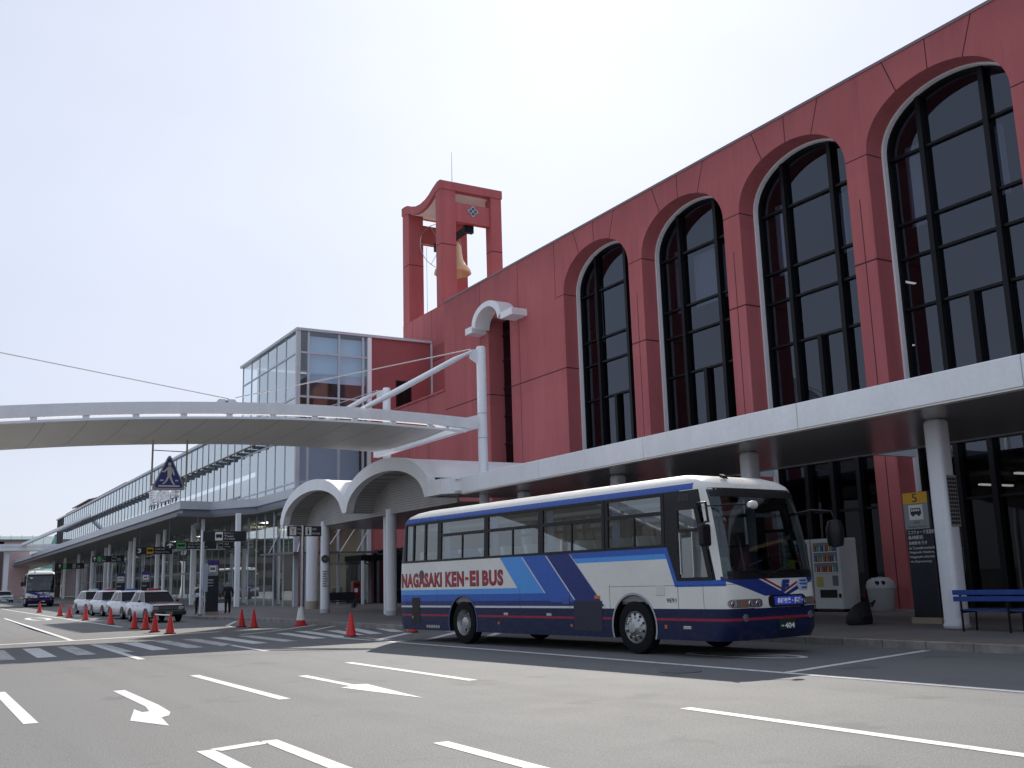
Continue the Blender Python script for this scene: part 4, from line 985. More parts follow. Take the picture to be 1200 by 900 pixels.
# windows
WINS = [(-2.80, -1.12), (-1.02, 1.02), (1.12, 3.18), (3.28, 5.36), (5.48, 7.12)]
def sp(x, z, s, off=0.): return (x, s*(bw(z)+off), z)
def fbar(m, x0, x1, z0, z1, s, t0=-.03, t1=.008):
    b = [sp(x0, z0, s, t0), sp(x1, z0, s, t0), sp(x1, z0, s, t1), sp(x0, z0, s, t1)]; t = [sp(x0, z1, s, t0), sp(x1, z1, s, t0), sp(x1, z1, s, t1), sp(x0, z1, s, t1)]
    m.hexa(b, t)
for s in (-1, 1):
    prev = -2.98
    for k, (a, b) in enumerate(WINS):
        m = MB(); e = .04
        fbar(m, a-.05, b+.05, 2.03, 2.075, s); fbar(m, a-.05, b+.05, 3.0, 3.05, s); fbar(m, a-.052, a+e, 2.076, 2.999, s); fbar(m, b-e, b+.048, 2.076, 2.999, s)
        if k == 0:
            fbar(m, -2.42, -2.34, 2.076, 2.999, s); fbar(m, -1.82, -1.73, 2.076, 2.999, s)
        else:
            fbar(m, a+e, b-e, 2.64, 2.71, s); fbar(m, (a+b)/2-.02, (a+b)/2+.02, 2.076, 2.639, s, -.03, .004)
        f = m.build('side_window', RUBB, BUS, True)
        cells = [(a, -2.38, 2.05, 3.02), (-2.38, -1.78, 2.05, 3.02), (-1.78, b, 2.05, 3.02)] if k == 0 else [(a, b, 2.68, 3.02), (a, (a+b)/2, 2.05, 2.66), ((a+b)/2, b, 2.05, 2.66)]
        for (c0, c1, z0, z1) in cells:
            m = MB(); m.face(sp(c0, z0, s, -.014), sp(c1, z0, s, -.014), sp(c1, z1, s, -.014), sp(c0, z1, s, -.014)); m.build('pane', GCLEAR, f, True)
        m = MB(); r = [(a+.08+.012*q, s*(1.13+.02*math.sin(q*1.7)), 0) for q in range(18)]
        m.grid([[(x, y, 2.1) for x, y, _ in r], [(x, y, 2.98) for x, y, _ in r]]); m.build('curtain', CURTB, f, True, smooth=True)
    # cab window
    m = MB(); fbar(m, 7.47, 8.06, 2.70, 2.84, s); fbar(m, 7.47, 8.36, 1.38, 1.44, s); fbar(m, 7.45, 7.53, 1.44, 2.7, s)
    m.hexa([sp(8.24, 1.44, s, -.03), sp(8.36, 1.44, s, -.03), sp(8.36, 1.44, s, .004), sp(8.24, 1.44, s, .004)], [sp(7.96, 2.7, s, -.03), sp(8.07, 2.7, s, -.03), sp(8.07, 2.7, s, .004), sp(7.96, 2.7, s, .004)])
    fbar(m, 7.5, 8.06, 2.28, 2.34, s)
    f = m.build('cab_window', RUBB, BUS, True)
    m = MB(); m.face(sp(7.5, 1.42, s, -.012), sp(8.33, 1.42, s, -.012), sp(8.02, 2.75, s, -.012), sp(7.5, 2.75, s, -.012)); m.build('pane', GCLEAR, f, True)
    m = MB(); fbar(m, 7.55, 7.575, 1.5, 2.28, s, -.02, .006); fbar(m, 7.88, 7.90, 1.45, 2.28, s, -.02, .006); m.build('sliding_frame', STEEL, f, True)
    m = MB()
    for q in range(8): fbar(m, 7.57+q*.035, 7.585+q*.035, 2.86, 3.0, s, -.01, .006)
    m.build('vent_grille', newmat('vent_grey', (.05, .05, .055), .6), BUS, True)
# seats
for r in range(10):
    for y in (-.92, -.46, .46, .92):
        x = -2.0+r*.93; m = MB()
        m.hexa([(x-.02, y-.2, 1.3), (x+.12, y-.2, 1.3), (x+.12, y+.2, 1.3), (x-.02, y+.2, 1.3)], [(x-.26, y-.19, 2.27), (x-.16, y-.19, 2.27), (x-.16, y+.19, 2.27), (x-.26, y+.19, 2.27)])
        m.box(x, x+.48, y-.2, y+.2, 1.3, 1.45); st = m.build('seat', SEATC, BUS, True, bevel=.03, seg=2)
        m = MB(); m.hexa([(x-.245, y-.196, 2.0), (x-.065, y-.196, 2.0), (x-.065, y+.196, 2.0), (x-.245, y+.196, 2.0)], [(x-.275, y-.196, 2.29), (x-.145, y-.196, 2.29), (x-.145, y+.196, 2.29), (x-.275, y+.196, 2.29)])
        m.build('head_cover', COVER, st, True, bevel=.03, seg=2)
m = MB(); m.hexa([(7.1, -.75, 1.2), (7.25, -.75, 1.2), (7.25, -.3, 1.2), (7.1, -.3, 1.2)], [(6.95, -.72, 2.25), (7.08, -.72, 2.25), (7.08, -.33, 2.25), (6.95, -.33, 2.25)]); m.box(7.2, 7.65, -.75, -.3, 1.15, 1.32); m.build('driver_seat', SEATC, BUS, True, bevel=.04, seg=2)
m = MB(); m.hexa([(8.0, -1.1, .7), (8.45, -1.1, .9), (8.45, 1.1, .9), (8.0, 1.1, .7)], [(8.0, -1.05, 1.5), (8.42, -1.05, 1.47), (8.42, 1.05, 1.47), (8.0, 1.05, 1.5)]); m.build('dashboard', RUBB, BUS, True, bevel=.04, seg=2)
m = MB(); c0 = Vector((7.95, -.52, 1.62)); u = Vector((0, 1, 0)); vv_ = Vector((.55, 0, .83))
m.tube([c0+(u*math.cos(a)+vv_*math.sin(a))*.24 for a in [2*PI*k/24 for k in range(25)]], .018, 6); m.tube([c0-u*.24, c0+u*.24], .015, 5); m.tube([c0, c0+Vector((.2, 0, -.25))], .03, 6); m.build('steering_wheel', RUBB, BUS, True, smooth=True)
m = MB(); r = [(8.05-.02*q, .35+.03*math.sin(q*1.6)+q*.012, 0) for q in range(20)]; m.grid([[(x, y, 1.9) for x, y, _ in r], [(x, y, 2.85) for x, y, _ in r]]); m.build('cab_curtain', newmat('cab_curtain', (.5, .5, .46), .9), BUS, True)
# lettering on the flank
def flank_text(s, x0, x1, z0, z1, mat, off, bold, name='lettering', pad=0., par=BUS, spacing=1.0):
    m = MB(); put_text(m, s, (x0, -1.25-off, z0), (1, 0, 0), (0, 0, 1), x1-x0, z1-z0, bold, 0, pad, spacing); return m.build(name, mat, par, True)
OUTL = newmat('letter_outline', (.05, .02, .03), .5); LRED = newmat('letter_red', (.36, .012, .03), .45)
words = [('NAGASAKI', -2.98, -.97), ('KEN', -.77, .06), ('EI', .36, .72), ('BUS', .90, 1.74)]
for wd_, a, b in words:
    flank_text(wd_, a, b, 1.395, 1.73, OUTL, .004, .055, 'letter_shadow', .02, BUS, 1.12); flank_text(wd_, a, b, 1.395, 1.73, LRED, .008, .038, 'lettering', 0., BUS, 1.12)
m = MB(); m.box(.14, .28, -1.258, -1.2505, 1.53, 1.60); m.build('lettering', LRED, BUS, True)
flank_text('9E91', 7.14, 7.40, .985, 1.065, OUTL, .004, .02, 'fleet_number')
def slab(m, x0, x1, z0, z1, off=.012): m.box(x0, x1, -1.252-off, -1.24, z0, z1)
for nm, x0, x1, z0, z1, mt in (('louvre', -2.45, -2.05, .46, 1.12, RUBB), ('louvre', 4.33, 5.25, .42, 1.02, newmat('dark_louvre', (.010, .011, .03), .5)), ('locker_handle', 1.75, 1.92, .70, .76, STEEL), ('locker_handle', 3.38, 3.55, .70, .76, STEEL), ('step_light', 7.55, 7.75, .50, .56, STEEL),
                              ('side_marker', 5.02, 5.2, 1.06, 1.13, newmat('amber_lens', (.5, .14, .02), .3)), ('side_marker', 1.5, 1.58, .49, .55, newmat('amber_reflector', (.45, .1, .02), .3)), ('side_marker', 4.2, 4.28, .48, .54, newmat('amber_reflector2', (.45, .1, .02), .3)), ('side_marker', 7.05, 7.12, .5, .57, newmat('amber_reflector3', (.45, .1, .02), .3)),
                              ('fuel_flap', 6.86, 7.1, 1.12, 1.30, newmat('flap_white', (.60, .585, .53), .35)), ('fuel_flap', 3.95, 4.18, .95, 1.10, newmat('flap_blue', (.035, .07, .26), .35))):
    m = MB()
    if nm == 'louvre':
        k = 0; zz = z0
        while zz < z1-.02: slab(m, x0, x1, zz, zz+.028, .006); zz += .04
        slab(m, x0, x1, z0, z1, .002)
    else: slab(m, x0, x1, z0, z1, .010)
    m.build(nm, mt, BUS, True, bevel=.0 if nm == 'louvre' else .006)
m = MB()
for k in range(6): slab(m, -1.72+k*.11, -1.64+k*.11, .36, .43, .006)
m.build('exhaust_slats', STEEL, BUS, True)
m = MB(); m.tube([(-2.4, -1.2, .62), (-2.4, -1.27, .62)], .03, 10); m.build('tow_eye', STEEL, BUS, True)
m = MB(); put_text(m, 'R', (-2.02, -1.259, 1.60), (1, 0, 0), (0, 0, 1), .14, .17, .02); m.lathe((-1.95, -1.2545, 1.69), [(0, 0), (.13, 0), (.13, -.002), (0, -.002)], 20, 'y'); m.build('route_badge', newmat('badge_dark', (.06, .07, .06), .5), BUS, True)
# front details
def fpatch(y0, y1, z0, z1, off, ny=8, nz=3, r=0.):
    m = MB(); rows = []; rows2 = []
    for b in range(nz+1):
        z = z0+(z1-z0)*b/nz; ins = 0
        if r: d = min(z-z0, z1-z); ins = r-math.sqrt(max(0, r*r-max(0, r-d)**2)) if d < r else 0
        rows.append([fp(y0+ins+(y1-y0-2*ins)*a/ny, z, off) for a in range(ny+1)]); rows2.append([fp(y0+ins+(y1-y0-2*ins)*a/ny, z, -.02) for a in range(ny+1)])
    m.grid(rows); m.grid([rows[0], rows2[0]]); m.grid([rows[-1], rows2[-1]]); m.grid([[r_[0] for r_ in rows], [r_[0] for r_ in rows2]]); m.grid([[r_[-1] for r_ in rows], [r_[-1] for r_ in rows2]]); return m
LENS = newmat('lamp_lens', (.16, .165, .17), .06, .3, .8); AMB = newmat('amber_indicator', (.26, .12, .08), .1); CHROME = newmat('lamp_reflector', (.8, .8, .8), .08, 1.)
for s in (-1, 1):
    y0, y1 = (-1.20, -.42) if s < 0 else (.55, 1.20)
    h = fpatch(y0, y1, .885, 1.03, .012, 10, 6, .06).build('headlight', LENS, BUS, True, smooth=True)
    ym = y0+.22 if s < 0 else y1-.22
    fpatch(ym, ym+.14, .895, 1.02, .018, 3, 3).build('indicator', AMB, h, True)
    for q in (.08, .47, .66):
        yq = y0+q if s < 0 else y1-q; m = MB(); m.lathe((front_s(yq, .957)+.014, yq, .957), [(.055, 0), (.05, .012), (.02, .006), (0, .004)], 16, 'x', caps=False); m.build('lamp', CHROME, h, True, smooth=True)
fpatch(-.24, .80, .865, 1.085, .014, 10, 6, .07).build('destination_frame', RUBB, BUS, True)
SCR = newmat('destination_screen', (.02, .03, .2), .3, emis=(.03, .05, .4), estr=.12)
sc_ = fpatch(-.09, .70, .90, 1.055, .019, 6, 2).build('destination_screen', SCR, BUS, True)
m = MB(); put_text(m, '長崎空港・長崎', (bf(.98)+.021, -.02, .915), (0, 1, 0), (0, 0, 1), .66, .115, .03); m.build('destination_lettering', newmat('lit_lettering', (.5, .55, .7), .4, emis=(.5, .56, .9), estr=.08), sc_, True)
pl = fpatch(.02, .46, .455, .65, .03, 4, 2).build('number_plate', newmat('green_plate', (.010, .035, .022), .45), BUS, True)
m = MB(); ux = (0, 1, 0); px0 = bf(.55)+.034
put_text(m, '404', (px0, .16, .475), ux, (0, 0, 1), .27, .10, .03); put_text(m, '・', (px0, .10, .51), ux, (0, 0, 1), .03, .03, .02); put_text(m, '・', (px0, .06, .51), ux, (0, 0, 1), .03, .03, .02); put_text(m, '長崎 22', (px0, .13, .595), ux, (0, 0, 1), .22, .04, .01); m.build('plate_lettering', TXTW, pl, True)
m = MB(); put_text(m, 'F', (bf(1.2)+.016, .12, 1.13), (0, .92, .0), (0, .25, .95), .22, .24, .12); m.build('front_emblem', newmat('emblem_blue', (.03, .07, .28), .3, .3), BUS, True)
st = fpatch(.62, .93, 1.16, 1.385, .012, 4, 4, .05).build('round_sticker', newmat('sticker_pale', (.42, .47, .58), .5), BUS, True)
m = MB()
for zz, a, b in ((1.33, .68, .87), (1.27, .66, .90), (1.20, .72, .88)): m.box(front_s(.78, zz)+.012, front_s(.78, zz)+.017, a, b, zz-.018, zz+.018)
m.build('sticker_lettering', newmat('sticker_blue', (.05, .10, .32), .5), st, True)
for y in (-.85, .95):
    m = MB(); m.lathe((front_s(y, .70)-.01, y, .70), [(.07, 0), (.07, .02), (.05, .03), (0, .028)], 16, 'x', caps=False); m.build('fog_lamp', LENS, BUS, True, smooth=True)
for y0, y1, zt in ((-.9, -.2, 1.72), (.15, .85, 1.70)):
    m = MB(); m.tube([fp(y1, 1.44, .05), fp((y0+y1)/2, 1.55, .04), fp(y0, 1.52, .03)], .014, 5); m.tube([fp(y0-.25, 1.47, .02), fp(y1-.1, zt, .02)], .012, 5); m.build('wiper', RUBB, BUS, True)
# things seen behind the windscreen
m = MB(); m.face((8.30, -.95, 1.56), (8.36, -.68, 1.52), (8.28, -.76, 1.80), (8.24, -.93, 1.78)); m.build('windscreen_paper', newmat('pale_paper', (.45, .55, .6), .7), BUS, True)
m = MB(); m.box(8.40, 8.41, -1.06, -.90, 1.50, 1.72); m.build('windscreen_sticker', newmat('green_sticker', (.20, .55, .30), .6), BUS, True)
m = MB(); m.box(8.42, 8.43, .78, .98, 1.54, 1.72); m.build('windscreen_sticker', newmat('yellow_sticker', (.45, .48, .04), .6), BUS, True)
m = MB(); m.box(8.2, 8.22, .2, .75, 2.55, 2.62); m.build('inner_mirror', newmat('mirror_back', (.4, .4, .38), .5), BUS, True)
# mirrors
ym = -1.25
m = MB(); m.tube([(8.12, ym, 2.72), (8.3, ym-.22, 2.78), (8.62, ym-.34, 2.76), (8.66, ym-.34, 2.4)], .024, 8); m.tube([(8.20, ym, 2.30), (8.36, ym-.3, 2.34), (8.6, ym-.33, 2.42)], .018, 6); mm_ = m.build('mirror_arm', RUBB, BUS, True, smooth=True)
m = MB(); m.box(8.50, 8.62, ym-.48, ym-.22, 1.98, 2.38); m.build('side_mirror', RUBB, BUS, True, bevel=.05, seg=3)
m = MB(); m.tube([(8.35, ym-.05, 2.72), (8.8, -1.02, 2.72), (9.05, -.86, 2.71)], .014, 6); m.build('mirror_arm', RUBB, BUS, True)
m = MB(); m.lathe((9.06, -.83, 2.7), [(0, -.13), (.05, -.11), (.075, -.02), (.07, .05), (.0, .12)], 16, 'y'); m.build('front_mirror', newmat('mirror_white', (.7, .66, .62), .3), BUS, True, smooth=True)
m = MB(); m.tube([(8.2, 1.2, 2.6), (8.7, 1.28, 2.66), (9.0, 1.45, 2.62), (9.06, 1.5, 2.45)], .024, 8); m.build('mirror_arm', RUBB, BUS, True, smooth=True)
m = MB(); m.lathe((9.02, 1.5, 2.2), [(.0, -.27), (.14, -.24), (.17, -.05), (.17, .1), (.12, .24), (.0, .27)], 18, 'z'); m.build('side_mirror', RUBB, BUS, True, smooth=True)
m = MB(); m.hexa([(8.1, -.62, 3.30), (8.2, -.62, 3.26), (8.2, -.48, 3.26), (8.1, -.48, 3.30)], [(8.08, -.6, 3.36), (8.16, -.6, 3.33), (8.16, -.5, 3.33), (8.08, -.5, 3.36)]); m.build('roof_marker', RUBB, BUS, True)
# luggage on the rear seats
m = MB(); m.lathe((0, -1.0, 2.12), [(0, -1.0), (.12, -.8), (.15, -.3), (.13, .3), (.15, .6), (0, .9)], 12, 'x'); m.build('blue_cloth', newmat('blue_cloth', (.03, .06, .3), .8), BUS, True, smooth=True)
m = MB(); m.lathe((-2.0, -1.0, 2.08), [(0, -.5), (.1, -.4), (.12, .2), (0, .5)], 12, 'x'); m.build('red_cloth', newmat('red_cloth', (.28, .08, .07), .8), BUS, True, smooth=True)

b2 = dup(BUS, (0, 0, 0), 0, 'distant coach with dark blue front facing out beyond the taxi queue')
hd = rad(-90-4); f2 = Vector((math.cos(hd), math.sin(hd))); tgt = Vector((11.05, 108.2))     # front centre on the ground
p2 = tgt-f2*8.7; b2.location = (p2.x, p2.y, gz(110)-.02); b2.rotation_euler = (0, 0, hd)
# ------------------------------------------------------------------ taxis
def carpaint(name, col): return worn(name, col, .25, .05, 2, coat=.6)
CW = carpaint('taxi_white', (.40, .41, .45)); CR = carpaint('taxi_maroon', (.075, .009, .013)); CBU = carpaint('taxi_pale_blue', (.30, .36, .48)); CV = carpaint('taxi_violet', (.12, .12, .34)); CK = newmat('bumper_black', (.02, .02, .022), .5)
CS_ = carpaint('silver_paint', (.48, .5, .54))
def sedan(name, label, loc, rotz, body, top, skirt, group, lamp=True, bumper=CK):
    t = thing(name, label, 'car' if not lamp else 'taxi', loc, rotz, group)
    st = [(-2.33, .38, .80, .74), (-2.28, .26, .94, .80), (-1.7, .22, .96, .84), (-1.0, .2, .97, .845), (.75, .2, .95, .845), (1.35, .22, .90, .835), (1.95, .26, .84, .81), (2.24, .30, .78, .77), (2.30, .40, .70, .74)]
    m = MB(); rows = []
    for x, zb, zt, w_ in st:
        half = [(w_-.06, zb), (w_, zb+.14), (w_+.005, .55), (w_-.02, zt-.08), (w_-.09, zt), (0, zt+.02)]
        rows.append([(x, -a, b) for a, b in half]+[(x, a, b) for a, b in half[-2::-1]])
    m.grid(rows); m.face(*rows[0]); m.face(*rows[-1]); m.build('body', body, t, True, smooth=True)
    m = MB(); r2 = [[(x, y, z+.006) for x, y, z in r[4:7]] for r in rows[4:]]; m.grid(r2); m.build('hood', top, t, True, smooth=True)
    if skirt:
        for s in (-1, 1): m = MB(); m.grid([[(x, s*(w_+.006), max(zb+.14, .3)) for x, zb, zt, w_ in st[1:-1]], [(x, s*(w_+.010), .5) for x, zb, zt, w_ in st[1:-1]]]); m.build('lower_stripe', skirt, t, True)
    m = MB(); m.grid([[(2.305, y, .765) for y in (-.74, 0, .74)], [(2.275, y, .80) for y in (-.74, 0, .74)]]); m.grid([[(2.318, y, .56) for y in (-.77, 0, .77)], [(2.318, y, .77) for y in (-.74, 0, .74)]]); m.build('front_panel', top if top is not CR else CK, t, True)
    # cabin
    B_ = [(-1.62, .72), (.86, .72)]; Tt = [(-1.02, .58), (.10, .58)]; zb, zt = .94, 1.44
    c = MB(); bl = [(-1.62, -.74, zb), (.86, -.74, zb), (.86, .74, zb), (-1.62, .74, zb)]; tl = [(-1.12, -.6, zt), (.18, -.6, zt), (.18, .6, zt), (-1.12, .6, zt)]
    c.hexa(bl, tl); c.build('windows', GCARD, t, True)
    m = MB(); m.hexa([(-1.2, -.63, zt-.01), (.26, -.63, zt-.01), (.26, .63, zt-.01), (-1.2, .63, zt-.01)], [(-1.02, -.52, zt+.07), (.06, -.52, zt+.07), (.06, .52, zt+.07), (-1.02, .52, zt+.07)]); m.build('roof', top, t, True, bevel=.03, seg=2, smooth=True)
    for s in (-1, 1):
        for (xb, xt, wd) in ((.84, .2, .07), (-.25, -.33, .08), (-1.58, -1.12, .14)):
            m = MB(); m.bar((xb, s*.740, zb-.02), (xt, s*.603, zt+.01), wd, .02, (0, s, 0)); m.build('pillar', body, t, True)
        m = MB(); m.hexa([(.55, s*.86, .95), (.67, s*.86, .95), (.67, s*1.0, .95), (.55, s*1.0, .95)], [(.55, s*.86, 1.07), (.65, s*.86, 1.07), (.65, s*1.0, 1.07), (.55, s*1.0, 1.07)]); m.build('side_mirror', top, t, True, bevel=.02)
        for x in (-1.28, 1.38):
            m = MB(); m.lathe((x, s*.85, .31), [(.19, -s*.18), (.31, -s*.17), (.315, -s*.03), (.29, 0), (.19, s*.002)], 24, 'y', caps=False); wl = m.build('wheel', RUB, t, True, smooth=True)
            m = MB(); m.lathe((x, s*.848, .31), [(.2, 0), (.17, -s*.02), (.08, s*.005), (0, s*.01)], 20, 'y', caps=False); m.build('rim', RIMM, wl, True, smooth=True)
            m = MB(); pts = [(x+.37*math.cos(a), s*.852, .31+.37*math.sin(a)) for a in [PI*k/16 for k in range(17)]]; m.prism(pts, (0, s*.006, 0)); m.build('wheel_arch', RUBB, t, True)
        m = MB(); m.box(2.25, 2.325, s*.46, s*.73, .58, .74); m.build('headlight', newmat('car_lamp', (.55, .57, .58), .08, .5) if False else CHROME_L, t, True, bevel=.015)
        m = MB(); m.box(-2.345, -2.28, s*.5, s*.76, .62, .78); m.build('tail_light', TAILM, t, True)
        for x in (-.15, -.95): m = MB(); m.box(x, x+.16, s*.855, s*.868, .80, .83); m.build('door_handle', STEEL, t, True)
    m = MB(); m.box(2.24, 2.32, -.45, .45, .60, .74); gr = m.build('grille', GRILL, t, True)
    m = MB()
    for k in range(4): m.box(2.32, 2.33, -.45, .45, .61+k*.034, .622+k*.034)
    m.build('grille_bar', STEEL, gr, True)
    for x0, x1 in ((2.2, 2.42), (-2.42, -2.22)):
        m = MB(); m.box(x0, x1, -.83, .83, .32, .54); m.build('bumper', bumper, t, True, bevel=.05, seg=2)
    m = MB(); m.box(2.42, 2.435, -.17, .17, .38, .5); m.build('number_plate', newmat('car_plate', (.10, .22, .14), .5), t, True)
    if lamp:
        m = MB(); m.box(-.45, -.25, -.28, .28, 1.5, 1.62); m.build('roof_lamp', lamp, t, True, bevel=.03, seg=2)
    return t
CHROME_L = newmat('headlight_glass', (.55, .57, .6), .08, .6); TAILM = newmat('tail_lens', (.35, .02, .02), .2); GRILL = newmat('grille_dark', (.06, .065, .075), .3, .6)
RL = newmat('taxi_lamp_blue', (.06, .10, .30), .4); RLR = newmat('taxi_lamp_red', (.4, .05, .05), .4); RLW = newmat('taxi_lamp_white', (.6, .6, .6), .4)
gq = 'taxis queuing at the kerb'
def carat(fx, fy, ang): h = rad(-90+ang); d = Vector((math.cos(h), math.sin(h))); p = Vector((fx, fy))-d*2.35; return (p.x, p.y, gz(p.y)), h
(p, h) = carat(10.95, 51.5, 5); sedan('taxi', 'front taxi of the queue with maroon roof and hood over white sides', p, h, CW, CR, None, gq, RLR)
(p, h) = carat(11.0, 58.2, 4); sedan('taxi', 'white taxi with pale blue hood and blue roof lamp behind the maroon one', p, h, CW, CBU, None, gq, RL, CBU)
(p, h) = carat(11.1, 65.4, 4); sedan('taxi', 'white taxi with grey blue hood and small red roof lamp, third in the queue', p, h, CW, CBU, None, gq, RLR, CBU)
(p, h) = carat(11.2, 72.5, 5); sedan('taxi', 'all white taxi with violet lower stripe at the back of the queue', p, h, CW, CW, CV, gq, RLW, CW)
(p, h) = carat(11.3, 149, 2); sedan('parked_car', 'small silver car at the far left edge near the pink building', p, h, CS_, CS_, None, None, None, CS_)

# ------------------------------------------------------------------ cones
CONE = worn('cone_plastic', (.62, .022, .02), .45, .15, 4)
def cone(x, y, label, s=1.0, tilt=0, grp='red traffic cones'):
    t = thing('traffic_cone', label, 'cone', (x, y, gz(y)+.004), random.uniform(0, 1.5), grp)
    m = MB(); m.lathe((0, 0, 0), [(.165*s, .035), (.15*s, .06), (.03*s, .69*s), (.024*s, .70*s), (0, .70*s)], 24); m.build('cone_body', CONE, t, True, smooth=True)
    m = MB(); e = [(.20*s*(1 if (k % 4) else 1)*math.cos(PI*k/4+PI/8), .20*s*math.sin(PI*k/4+PI/8), 0) for k in range(8)]; m.prism(e, (0, 0, .035)); m.build('cone_foot', newmat('cone_foot_rubber', (.05, .025, .025), .7) if 'cone_foot_rubber' not in bpy.data.materials else bpy.data.materials['cone_foot_rubber'], t, True)
    return t
for x, y, l in ((8.18, 44.88, 'bright red cone in sunlight, leftmost of the four before the front taxi'), (8.28, 43.1, 'bright red cone in sunlight, second of the four before the front taxi'),
                (8.03, 40.06, 'sunlit red cone at the left end of the white bar'), (8.09, 37.77, 'sunlit red cone at the right end of the white bar'),
                (11.53, 41.08, 'shaded red cone, left of the pair between kerb corner and crossing'), (11.58, 39.59, 'shaded red cone, right of the pair between kerb corner and crossing'),
                (11.47, 29.24, 'large shaded red cone alone on the hatched crossing'), (13.63, 29.6, 'red cone half hidden by the rear corner of the striped coach'),
                (8.52, 83.3, 'farthest red cone in front of the distant coach'), (8.49, 71.3, 'red cone on the white line, left of the close pair near the white taxi'), (8.43, 66.5, 'red cone on the white line, right of the close pair near the white taxi'),
                (8.45, 60.2, 'red cone on the white line beside the third taxi'), (8.4, 52.0, 'red cone on the white line beside the front taxi door')):
    cone(x, y, l, 1.08 if y > 50 else 1.0)
m = MB(); m.tube([(8.03, 40.06, .64), (8.09, 37.77, .64)], .022, 8); tag(m.build('cone_bar', TXTW, smooth=True), 'white bar laid across two sunlit cones', 'bar')

# ------------------------------------------------------------------ people
def person(name, label, loc, rotz, mats, hair, pose, h=1.70, cap=None, vest=None):
    """one skinned figure; mats = skin, top, trousers, shoes"""
    t = thing(name, label, 'person', loc, rotz)
    J = {'pel': (0, 0, .93), 'wst': (0, .0, 1.06), 'chs': (.0, 0, 1.28), 'nck': (0, 0, 1.44), 'hd0': (.01, 0, 1.52), 'hd1': (.02, 0, 1.60), 'hd2': (.0, 0, 1.665)}
    Rr = {'pel': (.175, .135), 'wst': (.17, .13), 'chs': (.195, .135), 'nck': (.058, .058), 'hd0': (.068, .075), 'hd1': (.076, .092), 'hd2': (.062, .072)}
    E_ = [('pel', 'wst'), ('wst', 'chs'), ('chs', 'nck'), ('nck', 'hd0'), ('hd0', 'hd1'), ('hd1', 'hd2')]
    for s, S_ in ((-1, 'r'), (1, 'l')):
        el = pose.get('elbow'+S_, (-.02, s*.27, 1.10)); wr = pose.get('wrist'+S_, (.05, s*.27, .86))
        hd = Vector(wr)+(Vector(wr)-Vector(el)).normalized()*.09
        fx = pose.get('foot'+S_, 0.)
        J.update({'sh'+S_: (0, s*.185, 1.385), 'el'+S_: el, 'wr'+S_: wr, 'hn'+S_: tuple(hd), 'hp'+S_: (0, s*.09, .86), 'kn'+S_: (.02+fx*.5, s*.10, .48), 'an'+S_: (fx-.02, s*.105, .09), 'to'+S_: (fx+.15, s*.12, .035)})
        Rr.update({'sh'+S_: (.078, .078), 'el'+S_: (.06, .06), 'wr'+S_: (.034, .034), 'hn'+S_: (.036, .022), 'hp'+S_: (.095, .095), 'kn'+S_: (.082, .082), 'an'+S_: (.062, .062), 'to'+S_: (.045, .035)})
        E_ += [('chs', 'sh'+S_), ('sh'+S_, 'el'+S_), ('el'+S_, 'wr'+S_), ('wr'+S_, 'hn'+S_), ('pel', 'hp'+S_), ('hp'+S_, 'kn'+S_), ('kn'+S_, 'an'+S_), ('an'+S_, 'to'+S_)]
        f0 = Vector(hd); dn = (Vector(wr)-Vector(el)).normalized()
        for q in range(5):
            off = Vector(((q-1.5)*.019, 0, 0)) if q < 4 else Vector((.035, -s*.015, 0)); ln = (.062, .072, .068, .054, .045)[q]
            st = f0+off*(.9 if q < 4 else .6)-dn*(.0 if q < 4 else .05); md = st+dn*ln*.55+(Vector((.008, 0, 0)) if q < 4 else off*.4); en = st+dn*ln+Vector((.016, -s*.012, 0))
            J.update({'f%d0%s' % (q, S_): tuple(st), 'f%d1%s' % (q, S_): tuple(md), 'f%d2%s' % (q, S_): tuple(en)})
            for a in range(3): Rr['f%d%d%s' % (q, a, S_)] = (.0095-.001*a, .0095-.001*a)
            E_ += [('hn'+S_, 'f%d0%s' % (q, S_)), ('f%d0%s' % (q, S_), 'f%d1%s' % (q, S_)), ('f%d1%s' % (q, S_), 'f%d2%s' % (q, S_))]
    k = h/1.72; names = list(J); me = bpy.data.meshes.new('body'); me.from_pydata([Vector(J[q])*k for q in names], [(names.index(a), names.index(b)) for a, b in E_], [])
    o = bpy.data.objects.new('body', me); C.objects.link(o)
    sk = o.modifiers.new('s', 'SKIN'); 
    sd = me.skin_vertices[0].data if me.skin_vertices else None
    if sd is None: me.skin_vertices; 
    for i, q in enumerate(names):
        d = me.skin_vertices[0].data[i]; d.radius = (Rr[q][0]*k, Rr[q][1]*k); d.use_root = (q == 'pel')
    sk.use_smooth_shade = True; sb = o.modifiers.new('u', 'SUBSURF'); sb.levels = 2; sb.render_levels = 2
    dg = bpy.context.evaluated_depsgraph_get(); dg.update(); m2 = bpy.data.meshes.new_from_object(o.evaluated_get(dg)); o.modifiers.clear(); o.data = m2; bpy.data.meshes.remove(me)
    for mm in mats: m2.materials.append(mm)
    hn = [Vector(J['hn'+q])*k for q in 'rl']
    for p in m2.polygons:
        c = p.center/k; p.use_smooth = True
        near = min((p.center-q).length for q in hn)
        if c.z > 1.46: i = 0
        elif near < .10: i = 0
        elif c.z < .085: i = 3
        elif c.z < .93 and abs(c.y) < .24 and c.x > -.2: i = 2
        else: i = 1
        p.material_index = i
    # nose and brow, eyes, mouth are pushed out of the head surface
    for v in m2.vertices:
        q = v.co/k
        if q.z > 1.5 and q.x > .05:
            if abs(q.y) < .018 and 1.555 < q.z < 1.61: v.co.x += .022*k
            elif .018 < abs(q.y) < .045 and 1.595 < q.z < 1.62: v.co.x -= .008*k
    o.parent = t
    m = MB(); rr = [];
